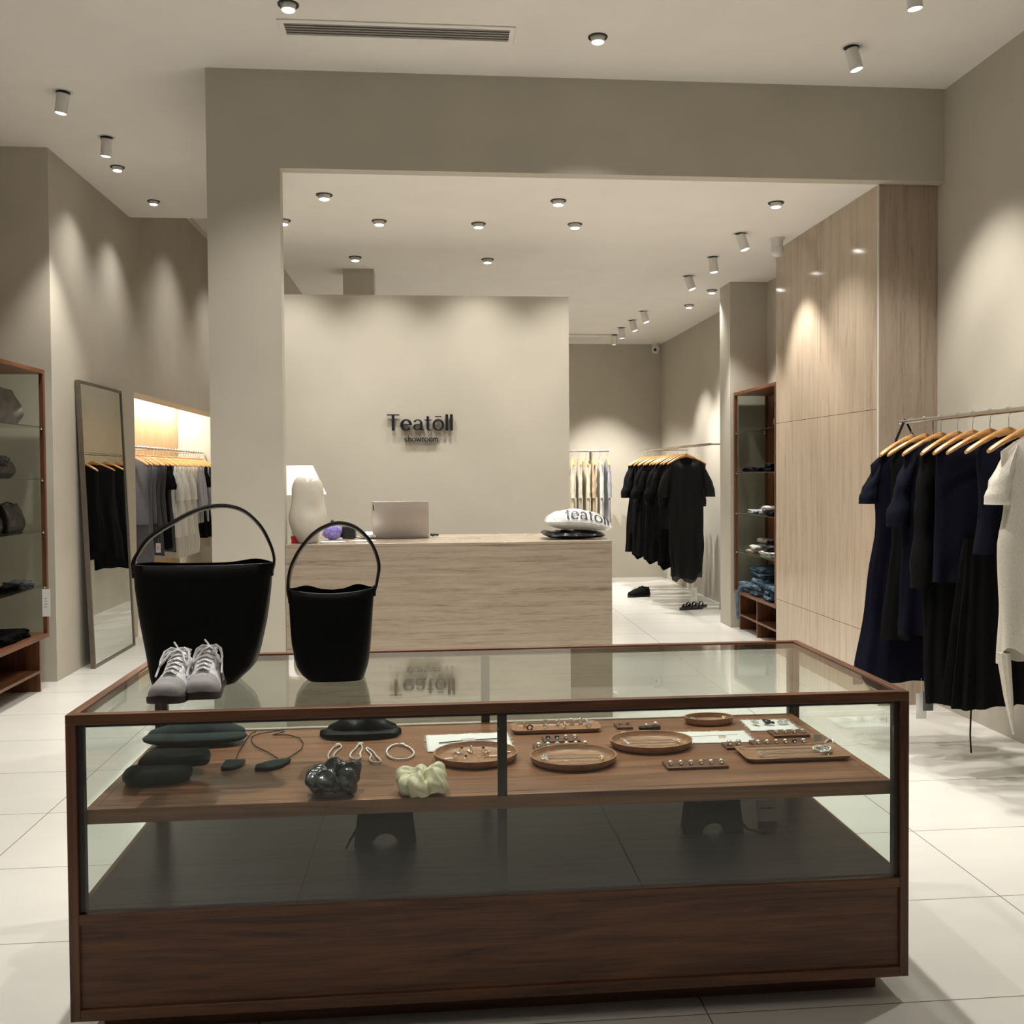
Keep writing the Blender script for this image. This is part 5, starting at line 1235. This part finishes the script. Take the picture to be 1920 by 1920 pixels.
def slab(wd, dp, z0, h, ox, oy, seed, lumps=0):
    rings = []
    P0 = rrect(wd, dp, min(wd, dp)*.42, 8); nn = 60
    for k in range(11):
        t_ = -pi/2+pi*k/10; ins = h*.5*(1-cos(t_)); pl_ = resample(rrect(wd-2*ins, dp-2*ins, min(wd, dp)*.40, 8), nn)
        rings.append([(ox+a, oy+b, z0+h*.5+h*.5*sin(t_)) for a, b in pl_])
    top = rings[-1]
    for s_ in (.7, .4, .1): rings.append([(ox+(a-ox)*s_, oy+(b-oy)*s_, c+.003*(1-s_)) for a, b, c in top])
    return MB().loft(rings).xf(lambda a, b, c: (a+noise.noise(Vector((a*12+seed, b*12, 0)))*.012, b+noise.noise(Vector((a*12, b*12+seed, 0)))*.012, max(.0006, c+lumps*noise.noise(Vector((a*14, b*14, seed))))))
slab(w*.86, .15, 0, .040, -.028, -.028, 3, .003).build('lower_fold', 'teal', g, ang=70)
slab(w*1.0, .12, .026, .036, .010, .034, 8, .008).build('upper_fold', 'teal', g, ang=70)
def pouch(label, px, py, w, d, rz, poly, cord):
    q = at(px, py); g = thing('pendant_pouch', label, 'pouch', (q.x, q.y, Q), R(rz))
    MB().plate(poly, .001, .011).build('pouch_body', 'teal', g, bevel=.003)
    if cord: MB().tube([Vector(c)-Vector((q.x, q.y, Q)) for c in cord], .0017, 6).build('cord', 'leather_edge', g)
    return g
crd = [(at(a, b).x, at(a, b).y, Q+.004) for a, b in [(521, 1424), (505, 1414), (480, 1402), (471, 1392), (472, 1384), (485, 1378), (500, 1376), (522, 1372), (533, 1370), (532, 1374), (512, 1380), (540, 1380), (562, 1386), (569, 1396), (564, 1408), (545, 1421), (534, 1426)]]
pouch('dark teal leaf-shaped pouch on long looped cord', 511, 1437, .09, .05, 0, [(-.045, -.045), (-.048, -.01), (-.02, .025), (.02, .045), (.048, .05), (.044, .02), (.03, -.02), (.005, -.045)], crd)
crd = [(at(a, b).x, at(a, b).y, Q+.004) for a, b in [(443, 1424), (447, 1412), (455, 1400), (462, 1388), (470, 1378), (480, 1374)]]
pouch('small dark rectangular pouch beside the knit hat', 436, 1438, .06, .05, 0, [(-.03, .045), (-.029, -.03), (-.02, -.04), (.008, -.036), (.028, -.01), (.031, .045)], crd)
# black leather cap at the back
q0, q1 = at(597, 1392), at(750, 1392)
g = thing('leather_cap', 'black leather visor cap lying at the back of shelf', 'cap', ((q0.x+q1.x)/2, q0.y+.06, Q)); w = q1.x-q0.x
rings = []
for k in range(22):
    f = k/21; x = (f-.5)*w; e_ = max(0, 1-abs(2*f-1)**2.2)**.5; rings.append([(x, -.055*e_-.004, .004), (x, -.05*e_, .010+.008*e_), (x, 0, .016+.014*e_), (x, .05*e_+.004, .02)])
MB().loft(rings, closed=False).build('visor', 'leather', g, solid=.003)
rings = []
for k in range(34):
    f = k/33; x = (f-.5)*w*.90+.004; e_ = max(0, 1-abs(2*f-1)**3)**.5; hh = .05+.040*math.exp(-((f-.27)/.10)**2)+.050*math.exp(-((f-.62)/.16)**2)
    rings.append([(x, .02+.05*e_*cos(a), .018+hh*.62*e_*max(-.2, sin(a))+.006*noise.noise(Vector((f*9, a*1.4, 3)))) for a in [j*2*pi/20 for j in range(20)]])
MB().loft(rings).xf(lambda a, b, c: (a, b, max(.001, c))).build('crown', 'leather', g, ang=70)
# boxes on the lower deck
D = .357
for k, (px, lb_) in enumerate(((723, 'black boxy bag with rounded cut-out, lower deck left'), (1340, 'black boxy bag with rounded cut-out, lower deck right'))):
    q = on(px, 1585 if k == 0 else 1565, D); g = thing('box_bag', lb_, 'bag', (q.x, q.y, D), R(-3 if k else 3))
    w = .19; arch_ = [(-w/2, 0), (-w*.20, 0)]+[(w*.20*cos(R(a)), .035*sin(R(a))) for a in range(180, -1, -15)]+[(w*.20, 0), (w/2, 0), (w*.42, .12), (w*.36, .17), (-w*.36, .17), (-w*.42, .12)]
    MB().prism(arch_, 0, .07).build('bag_body', 'black', g, bevel=.004)
    B(-w*.36, w*.36, -.003, 0, .10, .16).build('flap', 'poly_black', g, bevel=.002)
    m = MB()
    for i in range(6): m.box(w*(.08+.03*i), w*(.1+.03*i), -.0036, -.0031, .135, .138)
    m.build('small_mark', 'tag_grey', g)
    MB().tube([(-w*.44, .03, .05), (-w*.56, .01, .02), (-w*.62, -.02, .006)] if k == 0 else [(w*.40, .03, .05), (w*.56, .01, .012), (w*.85, -.01, .004)], .004, 6).build('cord', 'leather', g)
q = on(1440, 1540, D); g = thing('card', 'small pale printed card lying on the lower deck', 'card', (q.x, q.y, D+.001), 0)
MB().box(-.033, .033, -.001, .001, 0, .062).xf(lambda a, b, c: (a, b+c*.35, c)).build('card_body', 'paper', g)
m = MB()
for i in range(7): m.box(-.022+.0065*i, -.018+.0065*i, -.0016, -.0011, .036, .040)
m.xf(lambda a, b, c: (a, b+c*.35, c)).build('printed_line', 'vent_dark', g)
